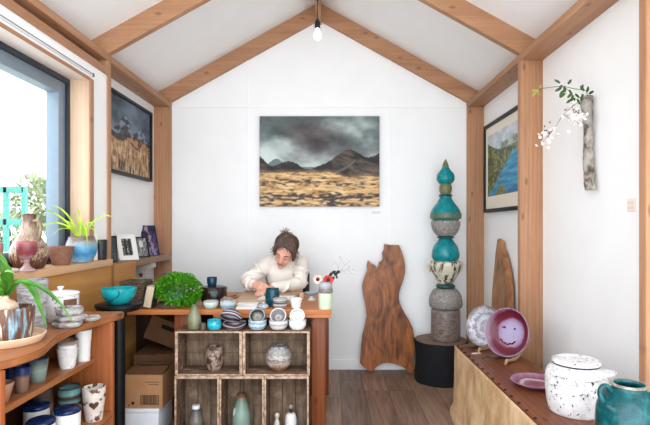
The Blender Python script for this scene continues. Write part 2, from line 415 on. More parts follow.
# ================================================================ PICTURES
def art_plain(u, v):
    # dark cloudy sky over brown hills and a golden plain
    n1 = fbm(u*2.2, v*2.6, 6, 1.0); n2 = fbm(u*5+3, v*6, 6, 2.0)
    dark = math.exp(-(((u-0.46)/0.24)**2 + ((v-0.84)/0.17)**2)) + 0.35*math.exp(-(((u-0.85)/0.2)**2+((v-0.93)/0.12)**2))
    sky = lerp((198,210,204), (96,112,112), sstep(0.50,0.92,v+n1*0.30))
    sky = lerp(sky, (70,58,58), dark*1.0 + n1*0.55)
    sky = tuple(x + n2*26 for x in sky)
    h1 = 0.405 + 0.10*math.exp(-((u-0.25)/0.10)**2) + 0.02*fbm(u*9,0,3,4) + 0.16*math.exp(-((u+0.02)/0.1)**2)
    h2 = 0.40 + 0.235*math.exp(-(abs(u-0.75)/0.19)**1.7) + 0.012*fbm(u*11,3,4,5) + 0.17*math.exp(-((u-1.04)/0.1)**2)
    far = 0.44 + 0.09*math.exp(-((u-0.14)/0.07)**2)
    col = sky
    if v < far: col = (108,122,122)
    base = 0.375 + 0.01*fbm(u*6,1,3,9) - 0.045*sstep(0.55,0.75,u)
    if v < max(h1, h2) and v > base - 0.01:
        r = fbm(u*10 + v*9, v*14, 5, 7.7)
        sd = (u-0.75)*4.0
        col = lerp((42,37,38), (104,90,78), 0.30+r*1.1+ 0.25*sstep(-0.2,0.3,sd+r*0.6)-0.1)
        ridge = abs((v-base) - (u-0.62)*1.05)
        if 0.62 < u < 0.80: col = lerp(col, (142,128,108), 0.55*sstep(0.022,0.004,ridge+0.02*r))
        col = lerp(col, (214,170,112), sstep(base+0.05, base-0.01, v)*0.5)
    if v <= base:
        s = v/base
        n = fbm(u*7, v*34, 6, 11.0); k = fbm(u*16, v*46, 5, 13.0)
        col = lerp((240,204,150), (184,138,84), 0.45+n*0.9)
        bd = 0.9*math.exp(-((s-0.30-0.10*(u-.4))/0.10)**2) + 0.75*math.exp(-((s-0.72)/0.06)**2)*(1-0.3*u) + 0.5*math.exp(-((s-0.05)/0.05)**2)
        bd += 0.9*math.exp(-(((u-0.62)/0.09)**2+((s-0.13)/0.16)**2)) - 0.6*math.exp(-(((u-0.75)/.3)**2+((s-0.5)/.06)**2))
        col = lerp(col, (62,54,54), max(0, min(0.95, bd*1.0 + k*1.5 - 0.12)))
    return col
pw, ph = (379-260)*BW/F, (206.5-117)*BW/F
t = thing('landscape_painting', 'large unframed painting of storm clouds over brown hills and golden plain on the back wall', 'painting', (X(319.5,BW-0.03), BW-0.035, Z(206.5,BW-0.03)))
obj('canvas', box(BM(), -pw/2, pw/2, 0.0006, 0.034, 0, ph, 0.002), plain('canvas_edge', c(120,112,104), 0.8, 0.05), t)
picture('painted_scene', pw, ph, art_plain, t, 180, 136, (0,-0.0006,0), 0.6)
solo('title_card', box(BM(), -0.04, 0.04, 0, 0.003, 0, 0.02, 0.0005), plain('card', c(226,225,222), 0.7, 0.01), 'tiny pale title card on the back wall below the big painting', 'card', (X(376,BW), BW-0.0035, Z(213.5,BW)))
def frame_ring(bm, w, h, t, y0, y1, bev=0.002):
    box(bm, -w/2, -w/2+t, y0, y1, 0, h, bev); box(bm, w/2-t, w/2, y0, y1, 0, h, bev)
    box(bm, -w/2+t, w/2-t, y0, y1, 0, t, bev); box(bm, -w/2+t, w/2-t, y0, y1, h-t, h, bev); return bm
black = plain('black_frame', c(13,13,15), 0.45, 0.05)
# left bay painting (faces +X)
def art_mount(u, v):
    n = fbm(u*3, v*4, 6, 21); n2 = fbm(u*9, v*16, 5, 22)
    col = lerp((108,126,140), (46,58,72), 0.5+n*0.9+0.4*(v-0.8))
    peak = 0.56 + 0.22*math.exp(-((u-0.36)/0.14)**2) + 0.13*math.exp(-((u-0.75)/0.13)**2) + 0.04*fbm(u*8,0,4,23)
    if v < peak:
        col = lerp((44,48,58), (92,98,112), 0.4+n2*1.1)
        if v > peak-0.13 and n2 > 0.02: col = lerp(col, (170,180,196), 0.55)
        if n2 < -0.2: col = lerp(col, (30,32,40), 0.6)
    if v < 0.52+0.05*n: col = lerp((44,40,40), (84,68,60), 0.5+n2)
    if v < 0.50+0.06*n2 and v > 0.40 and u > 0.4: col = lerp(col, (214,150,90), 0.75 if n2 > -0.1 else 0.2)
    if v < 0.42+0.07*fbm(u*4,0,4,25):
        st = fbm(u*26, v*5, 5, 24)
        col = lerp((206,166,116), (150,108,70), 0.5+n2*0.9)
        col = lerp(col, (46,38,36), max(0, st*2.2 - 0.15 - (0.15 if v > .25 else -.05)))
        if st < -0.36: col = lerp(col,(214,196,172),0.7)
    return col
d0, d1_ = 3.36, 4.17
t = thing('framed_painting', 'black framed painting of snowy mountains over golden grass on the left wall', 'painting', (WL+0.04, (d0+d1_)/2, 1.688), (0,0,R(90)))
fw, fh = d1_-d0, 0.597
obj('frame', frame_ring(BM(), fw, fh, 0.022, -0.008, 0.038), black, t)
obj('backing', box(BM(), -fw/2+0.022, fw/2-0.022, 0.012, 0.036, 0.022, fh-0.022), black, t)
picture('painted_scene', fw-0.044, fh-0.044, art_mount, t, 110, 110, (0,0.011,0.022), 0.5)
# right bay river print (faces -X)
def art_river(u, v):
    n = fbm(u*6, v*8, 6, 31); n2 = fbm(u*18, v*24, 4, 32)
    col = lerp((214,222,226), (160,186,204), 0.5+n+(v-0.8))
    n3 = fbm(u*3, v*3, 4, 36)
    if v > 0.8: col = lerp(col, (226,206,190), 0.5*(0.5+n3))
    if v < 0.84-0.14*abs(u-0.82)+0.03*n and u > 0.45: col = lerp((84,104,84),(150,160,140),0.5+n2*0.9+(v-.75)*2)
    if u > 0.55 and 0.70 < v < 0.84 and n > 0.02: col = lerp(col,(216,220,220),0.6)
    edge = 0.02 + 1.32*v + 0.05*n
    top = 0.88 - 0.30*u - 0.05*math.sin(u*5) + 0.02*n2
    if v < 0.60 and u >= edge:
        col = lerp((0,98,150),(40,170,206),0.5+fbm(u*3,v*16,4,33)*0.9+(v-.25)*.7)
    elif v < top and u < edge+0.05:
        col = lerp((34,52,30),(136,142,70),0.42+n2*1.1+n*0.6)
    if v < 0.17 and abs(u-0.45) < 0.20 - v*0.9 + n2*0.05: col = lerp((60,76,34),(146,146,76),0.5+n2)
    return col
d0, d1_ = 3.36, 4.225
fw, fh = d1_-d0, 0.755
t = thing('framed_print', 'black framed print of a blue river between wooded hills on the right wall', 'picture', (WR-0.032, (d0+d1_)/2, 1.42), (0,0,R(-90)))
obj('frame', frame_ring(BM(), fw, fh, 0.03, -0.006, 0.03), black, t)
obj('mat', box(BM(), -fw/2+0.03, fw/2-0.03, 0.008, 0.028, 0.03, fh-0.03), plain('cream_mat', c(232,222,206), 0.7, 0.01), t)
picture('printed_scene', 0.70, 0.52, art_river, t, 110, 110, (0,0.0072,0.135), 0.35)
# small pictures on the wall shelf
SHZ = 1.0555
def small(name, label, x0, x1, ytop, ybot, d, yaw, lean, ft, fcol, fn, nx=40, ny=50, matw=0, matc=None, cat='picture', sx=1.0):
    w = (x1-x0)*d/F*sx; h = (ybot-ytop)*d/F
    t = thing(name, label, cat, (X((x0+x1)/2,d), d, SHZ), (R(-lean),0,R(yaw)), None)
    obj('frame', frame_ring(BM(), w, h, ft, -0.004, 0.012, 0.001), fcol, t)
    obj('backing', box(BM(), -w/2+ft, w/2-ft, 0.003, 0.011, ft, h-ft), matc or fcol, t)
    iw, ih = w-2*ft-2*matw, h-2*ft-2*matw
    picture('photo', iw, ih, fn, t, nx, ny, (0,0.0022,ft+matw), 0.4)
    return t
def bw1(u,v):
    n = fbm(u*7,v*7,5,41); k = 40+150*max(0,0.35+n*1.2)*(0.5+0.5*math.sin(u*14)); return (k,k,k*0.98)
def bw2(u,v):
    n = fbm(u*5,v*5,5,42); r = ((u-0.42)**2+(v-0.68)**2)**.5
    k = 215 if r < 0.2 else 80+90*(0.5+n); return (k,k,k)
def purple(u,v):
    n = fbm(u*4,v*5,6,43); col = lerp((34,32,62),(92,74,116),0.45+n+(0.4-v)*.6)
    if abs(u-0.35-0.35*(1-v)+n*0.2) < 0.07: col = lerp(col,(206,172,170),0.7)
    if v < 0.25 and n > 0: col = lerp(col,(150,150,186),0.6)
    return col
whitef = plain('white_frame', c(235,233,229), 0.5, 0.01)
small('picture_frame','small white framed black and white photo leaning on the wall shelf',119.5,139.5,232,259.5,3.50,50,19,0.006,whitef,bw1,matw=0.03,matc=whitef)
small('picture_frame','small black framed grey portrait photo leaning behind the white framed one',137.5,150.5,235,256.5,3.80,50,18,0.010,black,bw2)
small('small_painting','small dark blue and purple painting leaning at the far end of wall shelf',144.5,160.5,223,254.5,4.05,50,18,0.003,plain('dark_canvas_edge',c(40,38,60),0.7,0.1),purple,cat='painting')
def dk(u,v):
    n = fbm(u*5,v*6,4,44); return lerp((26,30,32),(62,66,62),0.4+n)
small('picture_frame','small black framed dark picture leaning on the wall shelf right behind the post',106,117.5,235,262,3.27,35,12,0.012,black,dk)
# ================================================================ PENDANT BULB
t = thing('pendant_bulb', 'bare glowing light bulb hanging on a black cord from the roof ridge', 'light bulb', (RX, 3.84, 3.13))
blk = plain('black_plastic', c(24,24,25), 0.4, 0.03)
obj('ceiling_rose', lathe(BM(), [(0,0),(0.022,0),(0.022,-0.012),(0.008,-0.022),(0,-0.022)], 20), blk, t)
obj('cord', tube(BM(), [(0,0,-0.015),(0,0,-0.185)], 0.004, 8), blk, t)
obj('socket', lathe(BM(), [(0,-0.165),(0.010,-0.17),(0.014,-0.185),(0.021,-0.19),(0.023,-0.235),(0.018,-0.245),(0,-0.245)], 20), blk, t)
m, nt, b = newmat('glowing_bulb', 0.3); b.inputs['Base Color'].default_value = (1,0.95,0.85,1)
b.inputs['Emission Color'].default_value = (1,0.80,0.55,1); b.inputs['Emission Strength'].default_value = 2.2
obj('bulb', lathe(BM(), smoothprof([(0.013,-0.245),(0.017,-0.262),(0.029,-0.292),(0.030,-0.312),(0.020,-0.334),(0.0,-0.342)],5), 24), m, t)
# ================================================================ LEFT SHELF UNIT
UT = 0.85
unitm = wood('orange_shelf_wood', c(132,76,42), c(188,124,76), 'Y', 0.8, 0.35, True, 0.08)
unitz = wood('orange_panel_wood', c(126,66,34), c(174,102,58), 'Z', 0.8, 0.4, True, 0.08)
t = thing('shelf_unit', 'orange wooden open shelf unit with a wavy front edge along the left wall', 'shelf unit', (0,0,0))
edge = [(1.45,-1.11),(1.594,-1.102),(1.66,-1.076),(1.778,-1.066),(1.88,-1.097),(1.97,-1.122),(2.067,-1.136),(2.15,-1.141),(2.222,-1.139),(2.33,-1.118),(2.42,-1.098),(2.49,-1.085),(2.53,-1.092),(2.55,-1.115),(2.552,-1.15)]
ee = curvepts([(x,y,0) for y,x in edge],4)
poly = [(p.x,p.y) for p in ee] + [(-1.433,2.552),(-1.433,1.45)]
obj('worktop', prism(BM(), poly, UT-0.03, UT, 0.006, plane='XY'), unitm, t)
obj('end_panel', box(BM(), -1.433, -1.095, 2.40, 2.425, 0, UT-0.0305, 0.003), unitz, t)
obj('end_panel', box(BM(), -1.433, -1.093, 1.585, 1.61, 0, UT-0.0305, 0.003), unitz, t)
obj('added_shade_panel', box(BM(), -1.434, -1.4335, 1.6105, 2.3995, 0.09, UT-0.0305), wood('shade_back_wood', c(52,30,18), c(84,50,30), 'Z', 0.8, 0.6, False), t)  # added dark sheet; its colour carries the shade inside the unit
obj('shelf', box(BM(), -1.433, -1.183, 1.6105, 2.3995, 0.62, 0.645, 0.003), unitm, t)
obj('shelf', box(BM(), -1.433, -1.095, 1.6105, 2.3995, 0.35, 0.375, 0.003), unitm, t)
obj('shelf', box(BM(), -1.433, -1.095, 1.6105, 2.3995, 0.06, 0.085, 0.003), unitm, t)
def pot(name, label, cat, loc, prof, m, t=0.005, wob=0.012, seg=36, rot=(0,0,0), group=None, part=None, smooth=True):
    return solo(name, vessel(BM(), prof, t, seg, None, wob, smooth, random.random()*20), m, label, cat, loc, rot, group)
def tumbler(r, h, base=0.82, belly=0.0):
    return [(r*base*0.96,0),(r*base,0.004),(r*(base+1)/2*(1+belly),h*0.5),(r,h)]
# glazes
navyg = glaze('navy_glaze', [(0.3,c(8,22,56)),(0.7,c(16,48,98))], rough=0.18)
# tall grey jar / white lidded jar / stacked slabs on the unit top
greyw = glaze('grey_white_wash', [(0.3,c(96,92,92)),(0.45,c(150,146,146)),(0.65,c(196,196,198))], None, 12, rough=0.35, streak=0.35)
g_ = 2.10
pot('tall_jar', 'tall grey washed pottery jar behind the leafy plant on the orange shelf unit', 'jar', (X(32.5,g_),g_,UT), [(0.050,0),(0.054,0.01),(0.056,0.10),(0.060,0.19),(0.063,0.205),(0.062,0.216)], greyw)
slabm = glaze('grey_stone_glaze', [(0.32,c(70,62,60)),(0.47,c(138,130,126)),(0.65,c(196,190,188))], None, 12, rough=0.4)
lab = ['lowest grey glazed dish of the stack in front of the white lidded jar','widest, middle grey glazed dish of the stack in front of the white lidded jar','uppermost, smallest grey glazed dish of the stack in front of the white lidded jar']
dc = (X(67.5,2.165), 2.165)
zz = UT
for k,(r_,h_,dx,dy) in enumerate([(0.062,0.022,0.004,-0.008),(0.074,0.017,0.012,0.0),(0.058,0.030,0.004,0.010)]):
    pot('flat_dish', lab[k], 'dish', (dc[0]+dx, dc[1]+dy, zz), [(r_*0.8,0),(r_*0.88,0.003),(r_*0.97,h_*0.6),(r_,h_)], slabm, 0.016, 0.06, group='stacked grey dishes'); zz += h_+0.0058
solo('flat_dish', vessel(BM(), [(0.034,0),(0.040,0.003),(0.045,0.012),(0.046,0.016)], 0.010, 28, None, 0.05), slabm, 'small dark grey flat dish lying right of the stack on the shelf unit', 'dish', (X(91,2.30),2.30,UT))
whites = glaze('white_speckled_glaze', [(0.3,c(214,212,208)),(0.7,c(238,237,234))], None, 14, rough=0.25, speck=(c(70,62,62),95,0.63))
t = thing('lidded_jar', 'white speckled lidded jar with a brown patch behind the stacked grey dishes', 'jar', (X(60.5,2.30), 2.30, UT))
obj('body', vessel(BM(), [(0.062,0),(0.070,0.006),(0.078,0.05),(0.080,0.11),(0.079,0.124)], 0.006, 36, None, 0.01), whites, t)
lid = obj('lid', lathe(BM(), [(0,0.124),(0.081,0.125),(0.084,0.130),(0.080,0.135),(0.05,0.141),(0.014,0.145),(0,0.145)], 36), plain('white_lid_glaze', c(236,236,234), 0.25, 0.02), t)
obj('knob', lathe(BM(), smoothprof([(0.007,0.144),(0.008,0.150),(0.014,0.157),(0.012,0.163),(0,0.165)],3), 20), plain('white_lid_glaze', c(236,236,234), 0.25, 0.02), lid)
bm = BM()   # brown patch: curved sheet on the jar side
pv = []
for i in range(7):
    a = R(-52 + i*8)
    for z_ in (0.072, 0.108): pv.append(bm.verts.new((0.0815*math.cos(a)+0.0, 0.0815*math.sin(a), z_)))
for i in range(6): bm.faces.new((pv[2*i],pv[2*i+2],pv[2*i+3],pv[2*i+1]))
obj('brown_patch', bm, glaze('brown_patch', [(0.3,c(84,52,40)),(0.7,c(140,96,74))], None, 60, rough=0.5), t)
# potted amaryllis with saucer
pd = 1.86; pxx = X(4.5,pd)
clay = plain('cream_clay', c(228,196,164), 0.6, 0.04, 20)
pot('saucer', 'cream clay saucer under the brown and white glazed plant pot', 'saucer', (pxx,pd,UT), [(0.122,0),(0.128,0.003),(0.138,0.02),(0.142,0.03)], clay, 0.008, 0.0, 48)
drip = None
m, nt, b = newmat('drip_glaze', 0.25); tc = N(nt,'ShaderNodeTexCoord'); sp = N(nt,'ShaderNodeSeparateXYZ'); L(nt,tc.outputs['Object'],sp.inputs[0])
ang = mth(nt,'ARCTAN2', sp.outputs[1], sp.outputs[0]); cb = N(nt,'ShaderNodeCombineXYZ'); L(nt, mth(nt,'MULTIPLY',ang,1.0), cb.inputs[0]); L(nt, mth(nt,'MULTIPLY',sp.outputs[2],1.6), cb.inputs[1])
n1 = noise(nt, cb.outputs[0], 3.1, 5, 0.6, 0.3)
L(nt, ramp(nt, n1, [(0.30,c(232,228,220)),(0.38,c(214,206,196)),(0.43,c(126,84,58)),(0.53,c(98,66,50)),(0.58,c(112,122,130)),(0.64,c(150,186,200)),(0.7,c(96,78,72))]), b.inputs['Base Color'])
drip = m
t = thing('potted_amaryllis', 'bulb plant with long arching leaves in a brown white and blue drip glazed pot', 'potted plant', (pxx,pd,UT+0.0113))
obj('pot', vessel(BM(), [(0.084,0),(0.091,0.006),(0.099,0.065),(0.102,0.115),(0.101,0.126)], 0.008, 48, None, 0.01), drip, t)
obj('soil', lathe(BM(), [(0,0.110),(0.093,0.106),(0.093,0.100),(0,0.100)], 32), plain('dark_soil', c(40,32,30), 0.95, 0.3, 80), t)
obj('bulb', lathe(BM(), smoothprof([(0.02,0.108),(0.044,0.116),(0.048,0.128),(0.036,0.146),(0.018,0.156),(0.014,0.17),(0,0.172)],4), 24), glaze('bulb_skin', [(0.3,c(188,150,120)),(0.7,c(226,206,182))], None, 20, rough=0.6, streak=6), t)
lm = None
m, nt, b = newmat('long_leaf', 0.35); tc = coords(nt); n1 = noise(nt, tc, 9, 4)
L(nt, ramp(nt, n1, [(0.3,c(34,84,22)),(0.7,c(88,146,36))]), b.inputs['Base Color']); b.inputs['Subsurface Weight'].default_value = 0.0
lm = m
lp = lambda s: (0.55+0.45*math.sin(math.pi*min(1,s*1.25)))*(1-s**4)
for pts, wd in [
    ([(0,0,0.165),(0.04,0.0,0.225),(0.12,0.02,0.205),(0.20,0.03,0.135),(0.258,0.03,0.045)],0.022),
    ([(0.008,0,0.165),(0.06,0.01,0.225),(0.115,0.0,0.185),(0.155,-0.02,0.115),(0.185,-0.03,0.05)],0.026),
    ([(0,0,0.165),(0.01,-0.02,0.23),(0.03,-0.05,0.265),(0.075,-0.08,0.272),(0.11,-0.10,0.265)],0.024),
    ([(0,0,0.165),(-0.005,0.01,0.25),(-0.02,0.02,0.31),(-0.06,0.02,0.36)],0.03),
    ([(0,0,0.165),(0.022,0.0,0.23),(0.022,-0.03,0.29),(-0.01,-0.05,0.35)],0.034),
    ([(0,0,0.165),(-0.03,-0.02,0.25),(-0.10,-0.05,0.32),(-0.17,-0.09,0.33)],0.032),
    ([(0,0,0.165),(0.015,-0.04,0.21),(0.01,-0.09,0.25),(-0.03,-0.14,0.25)],0.03)]:
    obj('leaf', leaf(BM(), pts, wd, (0.1,-0.6,0.7), lp, 0.2, 8), lm, t)
# contents of the upper shelf
Z1 = 0.6455
whitet = glaze('white_tumbler_glaze', [(0.3,c(196,190,184)),(0.6,c(232,230,226))], None, 10, rough=0.3, speck=(c(120,96,84),50,0.7))
wr = glaze('white_tumbler_rim', [(0,c(226,224,220)),(0.68,c(236,234,230)),(0.76,c(150,132,120)),(1,c(120,104,96))], 0.115, 12, 0.12, 0.3)
pot('tumbler', 'lower short white ribbed tumbler of a nested pair on the upper shelf', 'tumbler', (X(67.5,2.23),2.23,Z1), [(0.030,0),(0.033,0.003),(0.040,0.05),(0.044,0.088),(0.0445,0.092)], whitet, 0.004)
pot('tumbler', 'white tumbler with brown rim nested inside another on the upper shelf', 'tumbler', (X(67.5,2.23),2.23,Z1+0.024), [(0.025,0),(0.028,0.003),(0.036,0.05),(0.0405,0.088),(0.046,0.102)], wr, 0.004)
pot('tumbler', 'tall white tumbler standing against the end panel on the upper shelf', 'tumbler', (X(83.5,2.345),2.345,Z1), [(0.026,0),(0.029,0.003),(0.032,0.07),(0.037,0.13),(0.038,0.15)], plain('plain_white_glaze', c(228,226,222), 0.3, 0.03), 0.004)
pot('tumbler', 'grey green glazed tumbler on the middle of the upper shelf', 'tumbler', (X(38,2.035),2.035,Z1), tumbler(0.040,0.095,0.72), glaze('grey_green_glaze', [(0,c(104,120,112)),(0.5,c(136,150,140)),(0.8,c(84,98,98)),(1,c(52,62,70))], 0.1, 16, 0.25, 0.3))
pot('tumbler', 'brown and dark blue tumbler near the front of the upper shelf', 'tumbler', (X(22,1.90),1.90,Z1), tumbler(0.030,0.10,0.72), glaze('brown_blue_glaze', [(0,c(112,86,70)),(0.6,c(140,104,84)),(0.72,c(40,54,98)),(1,c(30,44,90))], 0.1, 16, 0.2, 0.3))
pot('bowl', 'reddish brown cup half hidden at the near end of the upper shelf', 'cup', (X(1,1.79),1.79,Z1), tumbler(0.042,0.07,0.6), glaze('reddish_cup_glaze', [(0,c(150,96,70)),(1,c(196,150,124))], 0.07, 16, 0.3, 0.3))
pot('bottle', 'dark green bottle standing in shadow at the back of the upper shelf', 'bottle', (X(52,2.2)-0.06,2.16,Z1), [(0.034,0),(0.037,0.005),(0.037,0.08),(0.026,0.11),(0.014,0.125),(0.015,0.15)], glaze('dark_green_glaze', [(0.3,c(28,44,34)),(0.7,c(58,76,56))], rough=0.2))
pot('tumbler', 'dark navy tumbler behind the brown and blue one on the upper shelf', 'tumbler', (-1.34,2.0,Z1), tumbler(0.045,0.13,0.8), navyg)
pot('tumbler', 'dark navy tumbler behind the grey green one on the upper shelf', 'tumbler', (-1.36,2.14,Z1), tumbler(0.045,0.12,0.8), navyg)
# contents of the lower shelf
Z2 = 0.3755
m = glaze('heart_mug_glaze', [(0.3,c(196,180,166)),(0.6,c(226,216,206))], None, 12, rough=0.3, speck=(c(104,66,52),22,0.6))
t = thing('tall_mug', 'cream mug with brown marks and a dark heart at the end of the lower shelf', 'mug', (X(94,2.30),2.30,Z2))
obj('body', vessel(BM(), [(0.034,0),(0.038,0.004),(0.046,0.07),(0.052,0.13),(0.0515,0.155)], 0.005, 36, None, 0.01), m, t)
hp = []
for i in range(24):
    a = 2*math.pi*i/24; hp.append((16*math.sin(a)**3/16*0.021, (13*math.cos(a)-5*math.cos(2*a)-2*math.cos(3*a)-math.cos(4*a))/16*0.021))
yaw = R(26)
def onpot(pts2, z0, rad, ang0, lift=0.0012):
    bm = bmesh.new(); vs = []
    for (a, z_) in pts2:
        th = ang0 + a/rad(z0+z_); rr = rad(z0+z_)+lift
        vs.append(bm.verts.new((rr*math.cos(th), rr*math.sin(th), z0+z_)))
    f = bm.faces.new(vs); bmesh.ops.triangulate(bm, faces=[f]); return bm
obj('heart_mark', onpot(hp, 0.082, lambda z: 0.0385+(z/0.155)*0.0152, R(-64), 0.0018), plain('heart_brown', c(84,56,46), 0.4, 0.1), t, loc=None)
stripe = glaze('teal_stripe_glaze', [(0,c(58,84,86)),(0.2,c(110,150,146)),(0.36,c(64,52,50)),(0.5,c(78,66,64)),(0.6,c(110,156,152)),(0.85,c(96,140,138)),(0.93,c(70,60,58))], 0.08, 14, 0.1, 0.25)
for k in (0,1):
    pot('cup', ['lower teal and brown banded cup of the stack on the lower shelf','upper teal and brown banded cup stacked on its twin on lower shelf'][k], 'cup', (X(69.5,2.30),2.30,Z2+k*0.0805), [(0.046,0),(0.049,0.004),(0.051,0.04),(0.050,0.074),(0.051,0.0785)], stripe, 0.005, group='banded cups')
def capped(label, px, d, r, h, x=None):
    t = thing('lidded_pot', label, 'pot', (X(px,d) if x is None else x, d, Z2), group='navy lidded pots')
    obj('body', vessel(BM(), [(r*0.86,0),(r*0.9,0.005),(r*0.97,h*0.5),(r*0.97,h*0.86)], 0.005, 36, None, 0.01), plain('plain_white_glaze', c(228,226,222), 0.3, 0.03), t)
    l = obj('lid', lathe(BM(), smoothprof([(r*0.97,h*0.865),(r*1.02,h*0.88),(r*1.02,h*0.95),(r*0.8,h),(r*0.3,h*1.02),(0,h*1.02)],3), 36), navyg, t)
    return t
capped('white pot with navy lid standing beside the heart mug on lower shelf', 67.5, 2.06, 0.053, 0.15)
capped('nearest white pot with navy lid at the front of the lower shelf', 41, 1.935, 0.052, 0.15)
capped('white pot with navy lid at the back of the lower shelf', 44, 2.10, 0.052, 0.15, -1.29)
pot('jar', 'dark brown banded jar at the back of the lower shelf behind navy lids', 'jar', (-1.345,2.23,Z2), [(0.040,0),(0.044,0.005),(0.047,0.08),(0.044,0.16),(0.045,0.18)], glaze('brown_band_glaze', [(0,c(60,50,46)),(0.4,c(104,86,72)),(0.5,c(150,116,84)),(0.6,c(86,70,62)),(1,c(70,60,56))], 0.18, 14, 0.15, 0.3))
pot('cup', 'tan rimmed clay cup at the near end of the lower shelf', 'cup', (X(20,1.80),1.80,Z2), [(0.03,0),(0.033,0.004),(0.038,0.07),(0.040,0.128),(0.0395,0.134)], plain('tan_clay', c(196,146,112), 0.6, 0.05), 0.005)
# ================================================================ SILL OBJECTS
SZ = 1.0905
jd = 2.385; jx = -1.502
jug = glaze('brown_drip_jug_glaze', [(0,c(74,44,34)),(0.18,c(112,72,54)),(0.28,c(190,166,140)),(0.36,c(112,74,56)),(0.46,c(186,170,150)),(0.56,c(140,112,92)),(0.7,c(170,150,130)),(0.85,c(120,92,74)),(1.0,c(98,66,52))], 0.27, 30, 0.8, 0.25, 0.3, streak=3)
t = thing('jug', 'large speckled brown and cream pottery jug with a loop handle on the window sill', 'jug', (jx,jd,SZ))
obj('body', vessel(BM(), [(0.058,0),(0.066,0.006),(0.082,0.045),(0.085,0.075),(0.075,0.12),(0.050,0.16),(0.036,0.20),(0.030,0.24),(0.031,0.262),(0.033,0.27)], 0.006, 40, None, 0.02), jug, t)
obj('handle', tube(BM(), curvepts([(0.030,-0.012,0.236),(0.058,-0.02,0.238),(0.074,-0.026,0.205),(0.070,-0.026,0.165),(0.056,-0.02,0.137)],6), [0.008]*24+[0.009], 10), glaze('jug_handle_glaze', [(0.3,c(112,82,66)),(0.7,c(160,134,112))], rough=0.25), t)
gob = glaze('red_goblet_glaze', [(0,c(176,150,146)),(0.3,c(150,116,112)),(0.45,c(170,140,140)),(0.6,c(130,62,66)),(0.85,c(122,54,60)),(1,c(150,84,84))], 0.13, 20, 0.3, 0.25)
gd2 = 2.262
t = thing('goblet', 'dusky red pottery goblet standing in front of the big jug', 'goblet', (-1.436,gd2,SZ))
obj('cup', vessel(BM(), [(0.012,0.055),(0.030,0.066),(0.043,0.095),(0.045,0.125),(0.044,0.138)], 0.004, 32, None, 0.01), gob, t)
obj('foot', lathe(BM(), smoothprof([(0,0.0),(0.040,0.0),(0.041,0.005),(0.020,0.018),(0.012,0.035),(0.013,0.054),(0,0.056)],4), 32), gob, t)
solo('pebble', ball(BM(), (0,0,0.011), (0.032,0.024,0.011), 3, None, 0.12), plain('pale_stone', c(186,168,152), 0.7, 0.1), 'flat pale pebble on the window sill in front of the goblet', 'stone', (-1.45,2.18,SZ))
pot('goblet', 'reddish clay goblet cut off at the left end of the window sill', 'goblet', (-1.50,2.12,SZ), [(0.028,0),(0.030,0.004),(0.015,0.018),(0.013,0.045),(0.028,0.062),(0.041,0.095),(0.043,0.135)], glaze('pinkish_clay', [(0.3,c(150,100,88)),(0.7,c(192,142,126))], rough=0.3), 0.005)
pot('bowl', 'plain brown flared clay bowl between the jug and the blue planter', 'bowl', (-1.478,2.625,SZ), [(0.040,0),(0.044,0.004),(0.055,0.05),(0.065,0.10)], plain('brown_clay', c(136,94,76), 0.55, 0.12, 40), 0.006)
pld = 2.79; plx = X(81.5,pld)
t = thing('spider_plant', 'spider plant with long thin leaves in a round blue glazed pot on window sill', 'potted plant', (plx,pld,SZ))
obj('pot', vessel(BM(), [(0.052,0.004),(0.056,0.012),(0.078,0.05),(0.084,0.085),(0.080,0.115),(0.070,0.14),(0.068,0.15)], 0.006, 40, None, 0.015), glaze('blue_planter_glaze', [(0,c(170,190,204)),(0.15,c(120,170,204)),(0.35,c(64,132,178)),(0.6,c(96,158,190)),(0.78,c(150,150,146)),(0.95,c(112,92,80))], 0.15, 14, 0.55, 0.22), t)
obj('soil', lathe(BM(), [(0,0.138),(0.064,0.134),(0.064,0.128),(0,0.128)], 28), plain('dark_soil', c(40,32,30), 0.95, 0.3, 80), t)
m, nt, b = newmat('bright_leaf', 0.4); n1 = noise(nt, coords(nt), 14, 3)
L(nt, ramp(nt, n1, [(0.3,c(96,150,30)),(0.7,c(196,218,60))]), b.inputs['Base Color']); bright = m
sp_ = lambda s: (1-s**2.2)*(0.6+0.4*min(1,s*4))
K = pld/F
for (x_,y_,k2),wd,dy in [((42,207,0.1),0.020,-0.05),((53,205,0.2),0.020,-0.02),((46,233,0.9),0.018,-0.10),((77,207,0.0),0.020,0.01),((119,218,0.55),0.020,-0.06),((106,231,0.8),0.016,-0.12),((97,250,1.5),0.018,-0.10),((64,236,0.6),0.013,-0.13),((86,219,0.1),0.015,-0.02),((112,243,1.0),0.013,-0.14),((72,213,0.1),0.016,0.02),((58,222,0.3),0.014,0.02)]:
    ex = (x_-81.5)*K; ez = Z(y_,pld)-SZ; zb_ = 0.138
    pts = [(0.012*(1 if ex>0 else -1),-0.005,zb_),(ex*0.33,dy*0.33,zb_+(ez-zb_)*0.42+0.055*k2+0.012),(ex*0.68,dy*0.7,zb_+(ez-zb_)*0.78+0.062*k2+0.008),(ex,dy,ez)]
    obj('leaf', leaf(BM(), pts, wd*0.62, (0.3,-0.9,0.35), sp_, 0.2, 7), bright, t)
pot('square_pot', 'small dark charcoal pot at the far end of the window sill by the post', 'pot', (X(100.5,3.04),3.04,SZ), [(0.032,0),(0.036,0.004),(0.040,0.06),(0.041,0.125)], plain('charcoal_glaze', c(44,48,46), 0.35, 0.1), 0.005, 0.0, 24)
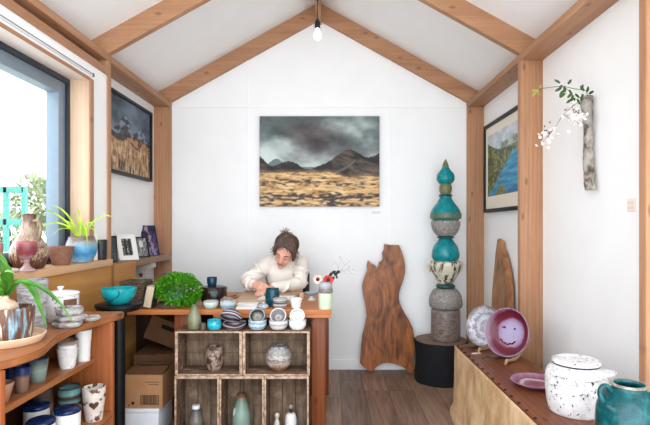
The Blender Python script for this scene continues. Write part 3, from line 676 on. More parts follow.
# ================================================================ BLACK STAND + TEAL BOWL
sd = 2.74; sxp = X(118.5,sd)
blackm = plain('black_metal', c(10,11,13), 0.5, 0.04)
t = thing('pedestal_stand', 'black round topped pedestal stand between the shelf unit and the desk', 'stand', (sxp,sd,0))
sz = Z(303.5,sd)
obj('base', lathe(BM(), [(0,0),(0.125,0),(0.125,0.018),(0.05,0.035),(0,0.035)], 40), blackm, t)
obj('pole', lathe(BM(), [(0,0.03),(0.036,0.03),(0.036,sz-0.06),(0,sz-0.06)], 28), blackm, t)
obj('collar', lathe(BM(), [(0,sz-0.075),(0.042,sz-0.075),(0.046,sz-0.05),(0.046,sz-0.04),(0,sz-0.04)], 28), blackm, t)
obj('turntable', lathe(BM(), [(0,sz-0.04),(0.10,sz-0.04),(0.115,sz-0.034),(0.118,sz-0.02),(0.124,sz-0.016),(0.124,sz-0.002),(0.121,sz),(0,sz)], 48), blackm, t)
tealg = glaze('turquoise_glaze', [(0.3,c(8,122,132)),(0.7,c(38,178,182))], None, 9, rough=0.18, bmp=0.08)
t = thing('yarn_bowl', 'turquoise glazed bowl with a curled slot on the black pedestal stand', 'bowl', (sxp+0.002,sd,sz+0.0005))
obj('body', vessel(BM(), [(0.046,0),(0.052,0.003),(0.078,0.03),(0.092,0.06),(0.095,0.086)], 0.007, 48, None, 0.01), tealg, t)
rad = lambda z: 0.05+0.046*min(1,(z/0.075))**0.62
sw = []
for s in [i/24 for i in range(25)]:
    sw.append((0.035+0.012*math.sin(s*3.1) - 0.055*s*s, 0.084-0.06*s))
for i in range(12):
    a = R(90 + i*28); sw.append((-0.030+0.011*math.cos(a-0.9), 0.036-0.011+0.011*math.sin(a)*-1+0.011))
pp = []
for (a_,z_) in sw:
    th = R(-90)+a_/rad(z_); rr = rad(z_)+0.001; pp.append((rr*math.cos(th),rr*math.sin(th),z_))
obj('slot_line', tube(BM(), pp, 0.0028, 6), glaze('slot_dark', [(0.3,c(6,60,70)),(0.7,c(14,84,92))], rough=0.3), t)
def radial(name, cen, stops, scale=14, amp=0.25, rough=0.25, off=(0,0,0), blot=None):
    """glaze rings around a plate's centre (object space)"""
    m, nt, b = newmat(name, rough); tc = N(nt,'ShaderNodeTexCoord'); vs = N(nt,'ShaderNodeVectorMath', operation='DISTANCE'); L(nt,tc.outputs['Object'],vs.inputs[0]); setin(vs,1,cen)
    n1 = noise(nt, tc.outputs['Object'], scale, 5)
    f = mth(nt,'ADD', mth(nt,'MULTIPLY',vs.outputs['Value'],1/0.145), mth(nt,'MULTIPLY', mth(nt,'SUBTRACT',n1,0.5), amp))
    col = ramp(nt, f, stops)
    if blot:
        n2 = noise(nt, tc.outputs['Object'], blot[1], 4, 0.55, 0.6); col = mixc(nt, ramp(nt, n2, [(blot[2],(0,0,0,1)),(blot[2]+0.05,(1,1,1,1))]), col, blot[0])
    L(nt, col, b.inputs['Base Color']); bump(nt,b,n1,0.2,0.003)
    return m
# ================================================================ DESK
DZ = 0.776
deskX = wood('orange_desk_wood', c(140,74,34), c(206,132,76), 'X', 0.8, 0.4, True, 0.1)
deskZ = wood('red_brown_leg_wood', c(100,48,24), c(156,88,46), 'Z', 0.8, 0.4, True, 0.1)
darkp = wood('shade_panel_wood', c(58,38,28), c(92,62,46), 'X', 0.8, 0.6, False, 0.1)
t = thing('work_desk', 'long orange brown wooden work desk the person is sitting behind', 'desk', (0,0,0))
obj('desktop', box(BM(), -1.405, 0.0, 3.02, 3.84, DZ-0.032, DZ, 0.004), deskX, t)
obj('front_rail', box(BM(), X(213,3.02), -0.004, 3.024, 3.06, DZ-0.052, DZ-0.0325, 0.002), deskX, t)
obj('leg', box(BM(), X(311.5,3.06), X(325.5,3.06), 3.065, 3.13, 0, DZ-0.0525, 0.004), deskZ, t)
obj('leg', box(BM(), X(174,3.06), X(189,3.06), 3.065, 3.13, 0, DZ-0.0325, 0.004), deskZ, t)
obj('leg', box(BM(), -0.11, -0.02, 3.70, 3.77, 0, DZ-0.0325, 0.004), deskZ, t)
obj('leg', box(BM(), -1.39, -1.30, 3.70, 3.77, 0, DZ-0.0325, 0.004), deskZ, t)
obj('added_shade_panel', box(BM(), -1.404, -0.111, 3.68, 3.695, 0.0, DZ-0.0325, 0.002), darkp, t)  # added panel; shuts out light from behind to keep the underside dark
# ================================================================ CRATES
LC, SC = 0.404, 0.268; CD = 0.182; CY = 2.88
cr = None
m, nt, b = newmat('weathered_crate', 0.85)
v = coords(nt, (0.15,1,1)); n1 = noise(nt, v, 30, 6, 0.7, 0.5); n2 = noise(nt, coords(nt), 9, 5, 0.6)
f = mth(nt,'ADD', mth(nt,'MULTIPLY',n1,0.5), mth(nt,'MULTIPLY',n2,0.5))
L(nt, ramp(nt, f, [(0.33,c(56,40,31)),(0.5,c(106,80,62)),(0.68,c(164,140,118))]), b.inputs['Base Color']); bump(nt,b,f,0.35,0.004); crm = m
m, nt, b = newmat('crate_pale_edge', 0.85); n1 = noise(nt, coords(nt), 40, 5)
L(nt, ramp(nt, n1, [(0.32,c(126,96,76)),(0.65,c(206,178,152))]), b.inputs['Base Color']); crl = m
m, nt, b = newmat('crate_inner_boards', 0.85)
n1 = noise(nt, coords(nt,(1,1,0.2)), 30, 6, 0.7, 0.5); n2 = noise(nt, coords(nt), 8, 5, 0.6)
f = mth(nt,'ADD', mth(nt,'MULTIPLY',n1,0.5), mth(nt,'MULTIPLY',n2,0.5))
L(nt, ramp(nt, f, [(0.33,c(62,46,36)),(0.5,c(108,86,68)),(0.68,c(156,134,112))]), b.inputs['Base Color']); bump(nt,b,f,0.35,0.004); crb = m
def crate(label, x0, z0, up):
    w, h = (SC, LC) if up else (LC, SC)
    t = thing('wooden_crate', label, 'crate', (x0+w/2, CY, z0), group='stacked wooden crates'); e = 0.0012
    def jit(): return random.uniform(-0.002,0.002)
    # ends are thicker than the slats
    ta, tb = (0.010, 0.016) if up else (0.016, 0.010)
    for s in (-1,1):
        xa = s*(w/2-e); xb = s*(w/2-e-ta)
        obj('side_board', box(BM(), min(xa,xb), max(xa,xb), 0.004+jit(), CD, e, h-e, 0.002), crm, t)
        # pale front edge strip, lighter than the boards
        obj('edge_strip', box(BM(), min(xa,xb)-0.0002, max(xa,xb)+0.0002, -0.006, 0.0015, e, h-e, 0.0015), crl, t)
    xa, xb = -w/2+e+ta+0.0005, w/2-e-ta-0.0005
    for z_ in (e, h-e-tb):
        obj('slat_board', box(BM(), xa, xb, 0.004+jit(), CD, z_, z_+tb, 0.002), crm, t)
        obj('edge_strip', box(BM(), xa, xb, -0.005, 0.0015, z_, z_+tb, 0.0015), crl, t)
    n = 3; bw = (xb-xa)/n if up else (h-2*e-2*tb)/n
    for k in range(n):
        if up: obj('back_board', box(BM(), xa+k*bw+0.001, xa+(k+1)*bw-0.001, CD-0.012, CD-0.001, e+tb+0.001, h-e-tb-0.001, 0.002), crb, t)
        else: obj('back_board', box(BM(), xa, xb, CD-0.012, CD-0.001, e+tb+k*bw+0.0005, e+tb+(k+1)*bw-0.0005, 0.002), crb, t)
    return t
cx0 = -0.941
crate('weathered upright wooden crate at lower left of the stack, with white topped bottle', cx0, 0, True)
crate('weathered upright wooden crate at lower middle of the stack, with green bottle', cx0+SC+0.001, 0, True)
crate('weathered upright wooden crate at lower right of the stack, with white figurine', cx0+2*(SC+0.001), 0, True)
crate('weathered wooden crate at upper left of the stack, holding a mottled brown cup', cx0+0.003, LC+0.0005, False)
crate('weathered wooden crate at upper right of the stack, holding a round grey jar', cx0+0.003+LC+0.001, LC+0.0005, False)
CZ = LC+SC+0.001       # top of stack
cin = LC+0.0005+0.0115 # floor of upper crates
mott = glaze('mottled_brown_cup', [(0.35,c(46,32,27)),(0.46,c(92,66,54)),(0.55,c(176,154,138)),(0.62,c(120,90,74)),(0.7,c(70,50,42))], None, 8, rough=0.3, amp=0)
pot('cup', 'mottled brown and cream cup inside the upper left crate', 'cup', (X(214.5,2.97),2.97,cin), [(0.034,0),(0.040,0.005),(0.054,0.045),(0.054,0.09),(0.049,0.125),(0.050,0.14)], mott, 0.006, 0.05)
rj = glaze('grey_brown_jar', [(0,c(110,74,54)),(0.2,c(150,112,90)),(0.38,c(186,176,168)),(0.46,c(110,92,82)),(0.6,c(192,188,184)),(0.72,c(132,122,118)),(0.86,c(176,172,170)),(1,c(98,96,98))], 0.15, 24, 0.85, 0.28)
pot('jar', 'round grey and brown glazed jar inside the upper right crate', 'jar', (X(279,2.965),2.965,cin), [(0.044,0),(0.048,0.006),(0.072,0.035),(0.080,0.075),(0.072,0.115),(0.052,0.138),(0.048,0.15)], rj, 0.006, 0.03)
fin = 0.0175
b1 = glaze('brown_grey_bottle', [(0,c(84,72,62)),(0.4,c(128,118,104)),(0.7,c(96,92,96)),(0.84,c(58,56,66)),(1,c(66,62,70))], 0.21, 16, 0.25, 0.25)
def bottle(label, px, d, z0, prof, m, cap=None, capm=None, t_=0.004):
    t = thing('bottle', label, 'bottle', (X(px,d),d,z0))
    obj('body', vessel(BM(), prof, t_, 32, None, 0.012), m, t)
    if cap: obj('stopper', lathe(BM(), cap, 24), capm, t)
    return t
whg = plain('plain_white_glaze', c(228,226,222), 0.3, 0.03)
bottle('dark grey bottle with a white neck inside the lower left crate', 196, 2.98, fin, [(0.038,0),(0.042,0.005),(0.043,0.07),(0.038,0.10),(0.028,0.13),(0.022,0.142),(0.022,0.157)], b1, smoothprof([(0,0.152),(0.023,0.152),(0.025,0.160),(0.023,0.172),(0.019,0.175),(0,0.175)],2), whg)
b2 = glaze('green_brown_bottle', [(0,c(120,140,124)),(0.45,c(134,158,142)),(0.66,c(110,132,118)),(0.78,c(112,74,50)),(0.92,c(86,58,44)),(1,c(150,140,130))], 0.30, 16, 0.22, 0.22)
t = bottle('tall green bottle with brown dripped neck inside the lower middle crate', 241.5, 2.98, fin, [(0.050,0),(0.055,0.006),(0.057,0.08),(0.052,0.13),(0.041,0.175),(0.031,0.21),(0.025,0.227),(0.027,0.236),(0.028,0.246)], b2)
obj('twig', tube(BM(), curvepts([(0.004,0,0.02),(0.006,0.002,0.2),(0.010,0.004,0.28),(0.012,0.004,0.325)],5), 0.0025, 6), plain('dark_twig', c(44,36,30), 0.8, 0.1), t)
obj('white_mark', onpot([(0.011*math.cos(2*math.pi*i/14), 0.024*math.sin(2*math.pi*i/14)) for i in range(14)], 0.145, lambda z: 0.0478-(z-0.145)*0.22, R(-140), 0.003), whg, t)
# white figurine bottle lower right
fx = X(291,2.99)
t = thing('figurine_bottle', 'small white bottle with a dark neck and round stopper in lower right crate', 'bottle', (fx,2.99,fin))
obj('body', lathe(BM(), smoothprof([(0,0),(0.030,0),(0.035,0.01),(0.037,0.05),(0.036,0.08),(0.032,0.105),(0.027,0.116),(0.020,0.121),(0.009,0.123),(0,0.123)],4), 28), whg, t)
obj('neck', lathe(BM(), [(0,0.122),(0.007,0.122),(0.009,0.130),(0.012,0.138),(0.010,0.148),(0,0.149)], 20), plain('brown_neck', c(62,48,42), 0.4, 0.05), t)
obj('stopper', lathe(BM(), smoothprof([(0,0.148),(0.009,0.149),(0.013,0.161),(0.009,0.172),(0,0.175)],4), 20), plain('grey_stopper', c(150,140,132), 0.4, 0.08), t)
t = thing('figurine', 'tiny white rounded figurine at the left side of the lower right crate', 'figurine', (X(277,3.0),3.0,fin))
obj('body', lathe(BM(), smoothprof([(0,0),(0.020,0),(0.022,0.025),(0.015,0.065),(0.009,0.08),(0.013,0.092),(0.016,0.105),(0.010,0.117),(0,0.12)],4), 24, None, 0.08), plain('offwhite_glaze', c(206,196,184), 0.4, 0.06), t)
# ---------------- on top of the crates
cd = 2.94
bottle('olive green glazed bottle standing on the upper left crate', 194.5, cd, CZ, [(0.034,0),(0.039,0.005),(0.041,0.04),(0.038,0.075),(0.026,0.11),(0.017,0.125),(0.017,0.14),(0.020,0.145)], glaze('olive_glaze', [(0,c(104,104,72)),(0.5,c(132,134,104)),(1,c(118,118,92))], 0.145, 12, 0.4, 0.15))
pot('small_cup', 'tiny dark brown cup beside the olive bottle on the crate', 'cup', (X(203,2.905),2.905,CZ), [(0.013,0),(0.016,0.003),(0.018,0.02),(0.017,0.042)], glaze('dark_brown_cup', [(0.3,c(64,52,44)),(0.7,c(112,92,76))], rough=0.3), 0.003, 0.01, 24)
pot('bowl', 'small bright turquoise bowl on the upper left crate', 'bowl', (X(214.5,2.935),2.935,CZ), [(0.032,0),(0.036,0.003),(0.044,0.025),(0.041,0.05),(0.042,0.056)], glaze('bright_turquoise', [(0.3,c(18,132,160)),(0.6,c(64,186,204)),(0.75,c(120,200,208))], rough=0.18), 0.004)
mar = None
m, nt, b = newmat('marbled_glaze', 0.2); w_ = N(nt,'ShaderNodeTexWave', bands_direction='Z'); setin(w_,'Scale',3.4); setin(w_,'Distortion',6); setin(w_,'Detail',2); setin(w_,'Detail Scale',0.7)
L(nt, coords(nt,(1.6,1.6,2.2)), w_.inputs['Vector'])
L(nt, ramp(nt, w_.outputs['Fac'], [(0,c(62,44,50)),(0.22,c(96,78,88)),(0.36,c(188,182,184)),(0.5,c(110,150,160)),(0.66,c(200,204,206)),(0.8,c(150,130,134)),(1,c(84,44,52))]), b.inputs['Base Color']); mar = m
pot('bowl', 'lower marbled striped bowl of the stack on the crates', 'bowl', (X(234.5,cd),cd,CZ), [(0.040,0),(0.048,0.004),(0.068,0.024),(0.072,0.044)], mar, 0.005, 0.01)
pot('bowl', 'upper marbled striped bowl tipped over on the stack on the crates', 'bowl', (X(233.5,cd),cd-0.004,CZ+0.113), [(0.034,0),(0.042,0.003),(0.062,0.028),(0.067,0.054)], mar, 0.005, 0.01, rot=(R(152),R(14),0))
def nest(px, r, h1, m1, m2, l1, l2, tilt=56):
    pot('bowl', l1, 'bowl', (X(px,cd),cd,CZ), [(r*0.6,0),(r*0.74,0.003),(r*0.97,h1*0.45),(r*0.98,h1*0.8),(r,h1)], m1, 0.005, 0.01, group='paired bowls on the crates')
    r2 = r*0.86
    h2 = 0.040
    t2 = thing('bowl', l2, 'bowl', (X(px,cd)-0.001,cd+0.022,CZ+0.062), (R(tilt),0,0), 'paired bowls on the crates')
    outp = smoothprof([(r2*0.45,0),(r2*0.62,0.003),(r2*0.92,h2*0.5),(r2,h2)])
    obj('body', lathe(BM(), [(0,0)]+outp+[(r2-0.002,h2+0.002),(r2-0.006,h2)], 40, None, 0.01), m1, t2)
    obj('inside', lathe(BM(), smoothprof([(r2-0.0061,h2-0.0002),(r2*0.80,h2*0.5),(r2*0.5,h2*0.22),(0,h2*0.18)]), 40, None, 0.01), m2, t2)
def inner(name, st, blot=None): return radial(name, (0,0,0.010), [(p*0.36,q) for p,q in st], 60, 0.10, 0.2, blot=blot)
bw = glaze('blue_white_bowl', [(0,c(196,206,210)),(0.25,c(130,168,184)),(0.45,c(214,220,222)),(0.6,c(110,150,168)),(0.85,c(206,210,210)),(1,c(90,84,84))], 0.065, 22, 0.6, 0.22)
gin = inner('grey_inner_bowl', [(0,c(120,112,100)),(0.35,c(150,144,134)),(0.6,c(96,90,84)),(0.8,c(52,48,46)),(0.95,c(120,124,126))])
gw = glaze('grey_white_bowl', [(0,c(190,186,184)),(0.3,c(220,218,216)),(0.5,c(150,146,150)),(0.65,c(224,222,220)),(1,c(150,142,138))], 0.065, 22, 0.35, 0.25)
gi2 = inner('grey_stripe_bowl', [(0,c(110,104,98)),(0.3,c(176,170,166)),(0.55,c(104,98,96)),(0.75,c(140,136,138)),(0.95,c(176,174,176))])
gi3 = inner('white_inner_bowl', [(0,c(226,230,228)),(0.28,c(176,184,184)),(0.36,c(222,226,224)),(0.7,c(214,220,218)),(0.82,c(184,192,192)),(0.95,c(226,230,228))])
ww = glaze('pale_white_bowl', [(0.3,c(214,218,216)),(0.7,c(236,238,236))], None, 12, rough=0.2)
nest(257.5, 0.056, 0.056, bw, gin, 'blue and white speckled bowl upright, left of the three bowl pairs', 'grey bowl tipped forward on the blue and white speckled bowl')
nest(278.5, 0.058, 0.056, gw, gi2, 'grey and white streaked bowl upright, middle of the three bowl pairs', 'grey bowl tipped forward on the grey and white streaked bowl')
nest(297.5, 0.054, 0.056, ww, gi3, 'plain white bowl upright on the crates, right of the three bowl pairs', 'plain white bowl tipped forward on another white bowl')
# ================================================================ THINGS ON THE DESK
DT = DZ+0.0003
t = thing('leafy_plant', 'round bright green leafy plant in a pale blue bowl on the desk', 'potted plant', (X(177.5,3.14),3.14,DT+0.0305))
pz = 0.0305
obj('bowl', vessel(BM(), [(0.040,0),(0.046,0.004),(0.070,0.035),(0.078,0.07)], 0.005, 36), glaze('pale_blue_bowl', [(0.3,c(96,150,162)),(0.7,c(164,204,208))], rough=0.22), t, loc=(-0.03,0.0,0))
bm = BM(); rnd = random.Random(3)
for i in range(5200):
    u = Vector((rnd.gauss(0,1),rnd.gauss(0,1),rnd.gauss(0,1)+0.25)).normalized()
    rr = rnd.uniform(0.6,1.0)**0.7*(1+0.10*mnoise.noise(u*2.3))
    p = Vector((u.x*0.152*rr, u.y*0.125*rr, u.z*0.112*rr + 0.075 - 0.02*max(0,u.x)*(1 if u.z<0.2 else 0)))
    if p.z < (-0.024 if p.x > 0.02 else 0.012 - 0.25*(p.x+0.02) if p.x < -0.06 else -0.005): continue
    q = (u + Vector((rnd.uniform(-.8,.8),rnd.uniform(-.8,.8),rnd.uniform(-.5,.9)))).normalized(); l = rnd.uniform(0.012,0.022)
    leaf(bm, [p, p+q*l*0.5, p+q*l+Vector((0,0,-0.003))], 0.009, (rnd.uniform(-1,1),rnd.uniform(-1,1),1), None, 0.1, 2)
m, nt, b = newmat('fresh_green_leaf', 0.45); n1 = noise(nt, coords(nt), 60, 3)
L(nt, ramp(nt, n1, [(0.3,c(40,100,10)),(0.55,c(82,156,22)),(0.75,c(128,196,48))]), b.inputs['Base Color'])
obj('foliage', bm, m, t)
bm = BM()
for k in range(14):
    a = k*2.4; rr = 0.10*math.sqrt(k/14); tube(bm, [(-0.03+0.02*math.cos(a),0.02*math.sin(a),0.03),(rr*math.cos(a),rr*math.sin(a),0.12)], 0.0018, 5)
obj('stem', bm, m, t)
solo('bark_slab', lathe(BM(), [(0,0),(0.085,0),(0.09,0.006),(0.088,0.026),(0.082,0.030),(0,0.030)], 30, None, 0.15, 3), wood('bark_slab_wood', c(52,40,34), c(104,84,70), 'X', 1.5, 0.85), 'dark round bark slab under the bowl of the leafy plant', 'wood slab', (X(171,3.14),3.14,DT))
# woven planter
tw = glaze('woven_twig', [(0.35,c(58,44,36)),(0.65,c(118,94,78))], None, 30, rough=0.8)
wpx = X(136.5,3.16)
t = thing('woven_planter', 'square dark twig basket planter with small green sprigs on the desk', 'planter', (wpx,3.16,DT))
bm = BM(); hw = 0.078; hh = 0.165
box(bm, -hw+0.006, hw-0.006, -hw+0.006, hw-0.006, 0.0, hh-0.03)
for k in range(15):
    z_ = 0.006+k*0.0113
    for s in (-1,1):
        ph = (k%2)*math.pi
        tube(bm, [(-hw+i*hw*2/16, s*(hw-0.002)+0.003*math.sin(i*math.pi/2+ph), z_) for i in range(17)], 0.0052, 6)
        tube(bm, [(s*(hw-0.002)+0.003*math.sin(i*math.pi/2+ph), -hw+i*hw*2/16, z_) for i in range(17)], 0.0052, 6)
obj('basket', bm, tw, t)
bm = BM(); rnd = random.Random(5)
for i in range(70):
    p = Vector((rnd.uniform(-hw,hw)*.85, rnd.uniform(-hw,hw)*.85, hh-0.03)); q = Vector((rnd.uniform(-.8,.8),rnd.uniform(-.8,.8),1)).normalized()
    leaf(bm, [p,p+q*0.02,p+q*rnd.uniform(0.03,0.055)], 0.009, (0.3,1,0.2), None, 0.1, 2)
obj('sprig', bm, plain('dull_green_leaf', c(96,120,72), 0.6, 0.2, 30), t)
# tapered white bracket with star under the wall shelf
whitew = wood('chalky_white_wood', c(176,168,158), c(222,216,206), 'Z', 1.0, 0.8, False)
t = thing('star_bracket', 'chalky white tapered wooden ornament with a rust red star under the wall shelf', 'ornament', (-1.535,3.92,0.80))
obj('cap_board', box(BM(), -0.075, 0.085, -0.05, 0.05, 0.165, 0.2045, 0.003), whitew, t)
obj('tapered_board', prism(BM(), [(-0.07,0.165),(0.045,0.165),(0.034,0.05),(0.008,-0.023),(-0.012,-0.023),(-0.045,0.06)], -0.02, 0.0, 0.002), whitew, t)
obj('stem', box(BM(), -0.045, -0.03, 0.001, 0.02, -0.0235, 0.16), whitew, t)
st = []
for i in range(10):
    a = R(90+36*i); r_ = 0.026 if i%2==0 else 0.011; st.append((-0.012+r_*math.cos(a), 0.105+r_*math.sin(a)))
obj('star', prism(BM(), st, -0.026, -0.0205), plain('rust_red', c(128,58,44), 0.7, 0.15), t)
# glass jar behind plant
m, nt, b = newmat('smoky_jar_glass', 0.1); b.inputs['Base Color'].default_value = c(150,150,146); b.inputs['Transmission Weight'].default_value = 0.75
t = thing('glass_jar', 'smoky glass jar with a grey lid behind the round green plant', 'jar', (X(169,3.58),3.58,DT))
obj('body', vessel(BM(), [(0.042,0),(0.046,0.005),(0.046,0.13),(0.036,0.155),(0.036,0.165)], 0.004, 28), m, t)
obj('lid', lathe(BM(), [(0,0.166),(0.039,0.166),(0.040,0.17),(0.040,0.182),(0,0.184)], 28), plain('grey_tin', c(120,118,116), 0.35, 0.05, metal=0.6), t)
# book standing open-fanned
t = thing('standing_book', 'thick cream paged book with dark green cover standing between basket and plant', 'book', (X(146.5,3.05),3.05,DT), (0,R(11),R(3)))
pg = plain('cream_pages', c(206,186,158), 0.8, 0.06, 60)
obj('page_block', box(BM(), -0.0235, 0.0235, 0, 0.10, 0.0095, 0.142, 0.001), pg, t)
bm = BM(); box(bm, -0.028, -0.024, -0.003, 0.104, 0.0055, 0.147, 0.001); box(bm, 0.024, 0.028, -0.003, 0.104, 0.0055, 0.147, 0.001); box(bm, -0.028, 0.028, 0.104, 0.108, 0.0055, 0.147, 0.001)
obj('cover', bm, plain('dark_green_cover', c(40,64,52), 0.5, 0.06), t)
# dark casserole + blue cup
cm = glaze('dark_brown_casserole', [(0.3,c(16,10,9)),(0.6,c(46,28,21)),(0.75,c(72,44,30))], None, 16, rough=0.18)
t = thing('casserole', 'dark brown lidded pottery casserole with a teal drip on the desk', 'casserole', (X(213.5,3.26),3.26,DT))
obj('body', vessel(BM(), [(0.060,0),(0.068,0.005),(0.088,0.04),(0.090,0.075),(0.086,0.10)], 0.006, 40, None, 0.01), cm, t)
obj('lid', lathe(BM(), smoothprof([(0,0.101),(0.088,0.101),(0.090,0.106),(0.084,0.116),(0.05,0.124),(0.03,0.126),(0,0.126)],3), 40), cm, t)
obj('teal_drip', onpot([(-0.022,0.045),(0.020,0.045),(0.014,0.01),(0.008,-0.02),(0.0,-0.03),(-0.010,-0.018),(-0.018,0.012)], 0.052, lambda z: 0.0905, R(-72), 0.0015), glaze('teal_drip_glaze', [(0.3,c(8,28,34)),(0.7,c(22,62,66))], rough=0.2), t)
pot('small_cup', 'small dark blue cup standing on the lid of the brown casserole', 'cup', (X(212,3.26),3.26,DT+0.1262), [(0.026,0),(0.029,0.003),(0.033,0.02),(0.034,0.052)], glaze('dark_blue_cup', [(0.3,c(8,30,50)),(0.7,c(22,66,92))], rough=0.2), 0.004)
pot('bowl', 'pale celadon bowl on the desk in front of the brown casserole', 'bowl', (X(211,3.085),3.085,DT), [(0.034,0),(0.038,0.003),(0.047,0.022),(0.048,0.047)], glaze('celadon_glaze', [(0,c(150,170,164)),(0.5,c(188,204,194)),(0.85,c(206,214,206)),(1,c(130,120,106))], 0.047, 14, 0.3, 0.2), 0.004)
t = thing('bowl', 'blue and cream bowl holding brown clay bits on the desk', 'bowl', (X(228,3.08),3.08,DT))
obj('body', vessel(BM(), [(0.038,0),(0.042,0.003),(0.050,0.025),(0.049,0.06)], 0.004, 36, None, 0.01), glaze('blue_cream_glaze', [(0,c(170,190,190)),(0.3,c(104,172,196)),(0.55,c(206,200,190)),(0.8,c(150,180,190)),(1,c(140,104,84))], 0.06, 20, 0.6, 0.2), t)
bm = BM(); ball(bm,(0.012,0.0,0.058),(0.022,0.018,0.016),3,None,0.3); ball(bm,(-0.018,0.008,0.056),(0.02,0.02,0.018),3,None,0.3,3); ball(bm,(-0.01,-0.018,0.05),(0.018,0.014,0.014),3,None,0.3,5)
obj('clay_bits', bm, glaze('brown_clay_bits', [(0.3,c(92,66,50)),(0.7,c(176,150,128))], None, 30, rough=0.6), t)
# drawing board, papers
t = thing('drawing_board', 'large tan drawing board lying on the desk in front of the person', 'board', (0,0,DT))
bx = [(-0.645,3.215),(-0.262,3.215),(-0.232,3.70),(-0.66,3.70)]
obj('board', prism(BM(), bx, 0.0, 0.030, 0.002, plane='XY'), wood('tan_board', c(164,132,104), c(204,176,146), 'X', 0.6, 0.6, False), t)
BZ = DT+0.0305
solo('drawing_sheet', prism(BM(), [(-0.50,3.24),(-0.275,3.25),(-0.262,3.42),(-0.49,3.41)], 0, 0.0015, plane='XY'), plain('white_paper', c(236,236,236), 0.7, 0.01), 'white paper sheet on the drawing board under the hands', 'paper', (0,0,BZ))
BZ2 = BZ+0.0018
solo('printed_photo', prism(BM(), [(-0.44,3.262),(-0.32,3.266),(-0.318,3.34),(-0.437,3.337)], 0, 0.0008, plane='XY'), glaze('grey_photo_print', [(0.35,c(104,110,126)),(0.65,c(196,200,208))], None, 25, rough=0.4, bmp=0), 'small grey blue printed photo on the white drawing sheet', 'photo', (0,0,BZ2))
paper = plain('white_paper', c(236,236,236), 0.7, 0.01)
def pad(label, x0, x1, d, dy, h):
    t = thing('paper_pad', label, 'paper pad', ((x0+x1)/2, d, DT)); w = x1-x0
    obj('cover', box(BM(), -w/2, w/2, 0, dy, h-0.002, h, 0.0005), paper, t)
    obj('pages', box(BM(), -w/2+0.001, w/2-0.001, 0.001, dy-0.001, 0, h-0.0022, 0.0005), plain('pad_pages', c(222,218,212), 0.8, 0.05, 80), t)
pad('thicker white paper pad on the desk just in front of the drawing board', X(237,3.14), X(258,3.14), 3.135, 0.07, 0.018)
pad('flat white paper pad near the front desk edge left of the little lidded dish', X(236,3.045), X(256,3.045), 3.035, 0.08, 0.010)
# cups
pot('tumbler', 'dark teal glazed tumbler with a narrow rim beside the drawing board', 'tumbler', (X(272.5,3.165),3.162,DT), [(0.032,0),(0.037,0.004),(0.046,0.04),(0.047,0.07),(0.043,0.105),(0.044,0.115)], glaze('dark_teal_glaze', [(0.3,c(6,38,48)),(0.7,c(20,82,92))], None, 14, rough=0.18), 0.004)
t = thing('lidded_dish', 'tiny bluish white lidded dish near the front edge of the desk', 'dish', (X(263.5,3.07),3.07,DT))
obj('dish', vessel(BM(), [(0.020,0),(0.024,0.002),(0.032,0.012),(0.033,0.016)], 0.003, 28), plain('bluish_white', c(206,216,222), 0.25, 0.03), t)
lid = obj('lid', lathe(BM(), smoothprof([(0,0.0172),(0.031,0.0172),(0.030,0.021),(0.018,0.030),(0,0.033)],3), 28), glaze('blue_lid_glaze', [(0.35,c(110,140,156)),(0.65,c(196,208,214))], rough=0.2), t)
obj('knob', ball(BM(), (0,0,0.036), 0.006, 2), plain('bluish_white', c(206,216,222), 0.25, 0.03), lid)
dish2 = glaze('grey_band_dish', [(0,c(130,122,120)),(0.3,c(190,186,184)),(0.5,c(120,112,112)),(0.75,c(196,192,190)),(1,c(150,140,136))], 0.03, 14, 0.25, 0.25)
for k in (0,1):
    pot('bowl', ['lower grey banded bowl of the small stack on the desk','upper grey banded bowl of the small stack on the desk'][k], 'bowl', (X(280,3.085),3.085,DT+k*0.0325), [(0.032,0),(0.037,0.003),(0.045,0.014),(0.0465,0.0305)], dish2, 0.004, 0.01, group='small grey bowl stack')
pot('cup', 'plain white flared cup at the right front of the desk', 'cup', (X(296,3.085),3.085,DT), [(0.026,0),(0.029,0.003),(0.033,0.025),(0.036,0.04),(0.039,0.062)], ww, 0.004)
pot('small_cup', 'tiny peach coloured cup on the desk right of the drawing board', 'cup', (X(301.8,3.46),3.46,DT), [(0.013,0),(0.016,0.003),(0.019,0.02),(0.018,0.045)], plain('peach_glaze', c(222,180,146), 0.4, 0.05), 0.003)
t = thing('pedestal_dish', 'bluish grey shallow dish on a white foot at the right of the desk', 'dish', (X(311.5,3.42),3.42,DT))
obj('dish', vessel(BM(), [(0.010,0.030),(0.016,0.031),(0.040,0.042),(0.048,0.055)], 0.004, 32), plain('blue_grey_glaze', c(150,168,184), 0.25, 0.06), t)
obj('foot', lathe(BM(), smoothprof([(0,0),(0.026,0),(0.025,0.005),(0.011,0.018),(0.011,0.0305),(0,0.0305)],3), 28), plain('plain_white_glaze', c(228,226,222), 0.3, 0.03), t)
bm_ = plain('brush_wood', c(150,100,62), 0.5, 0.05)
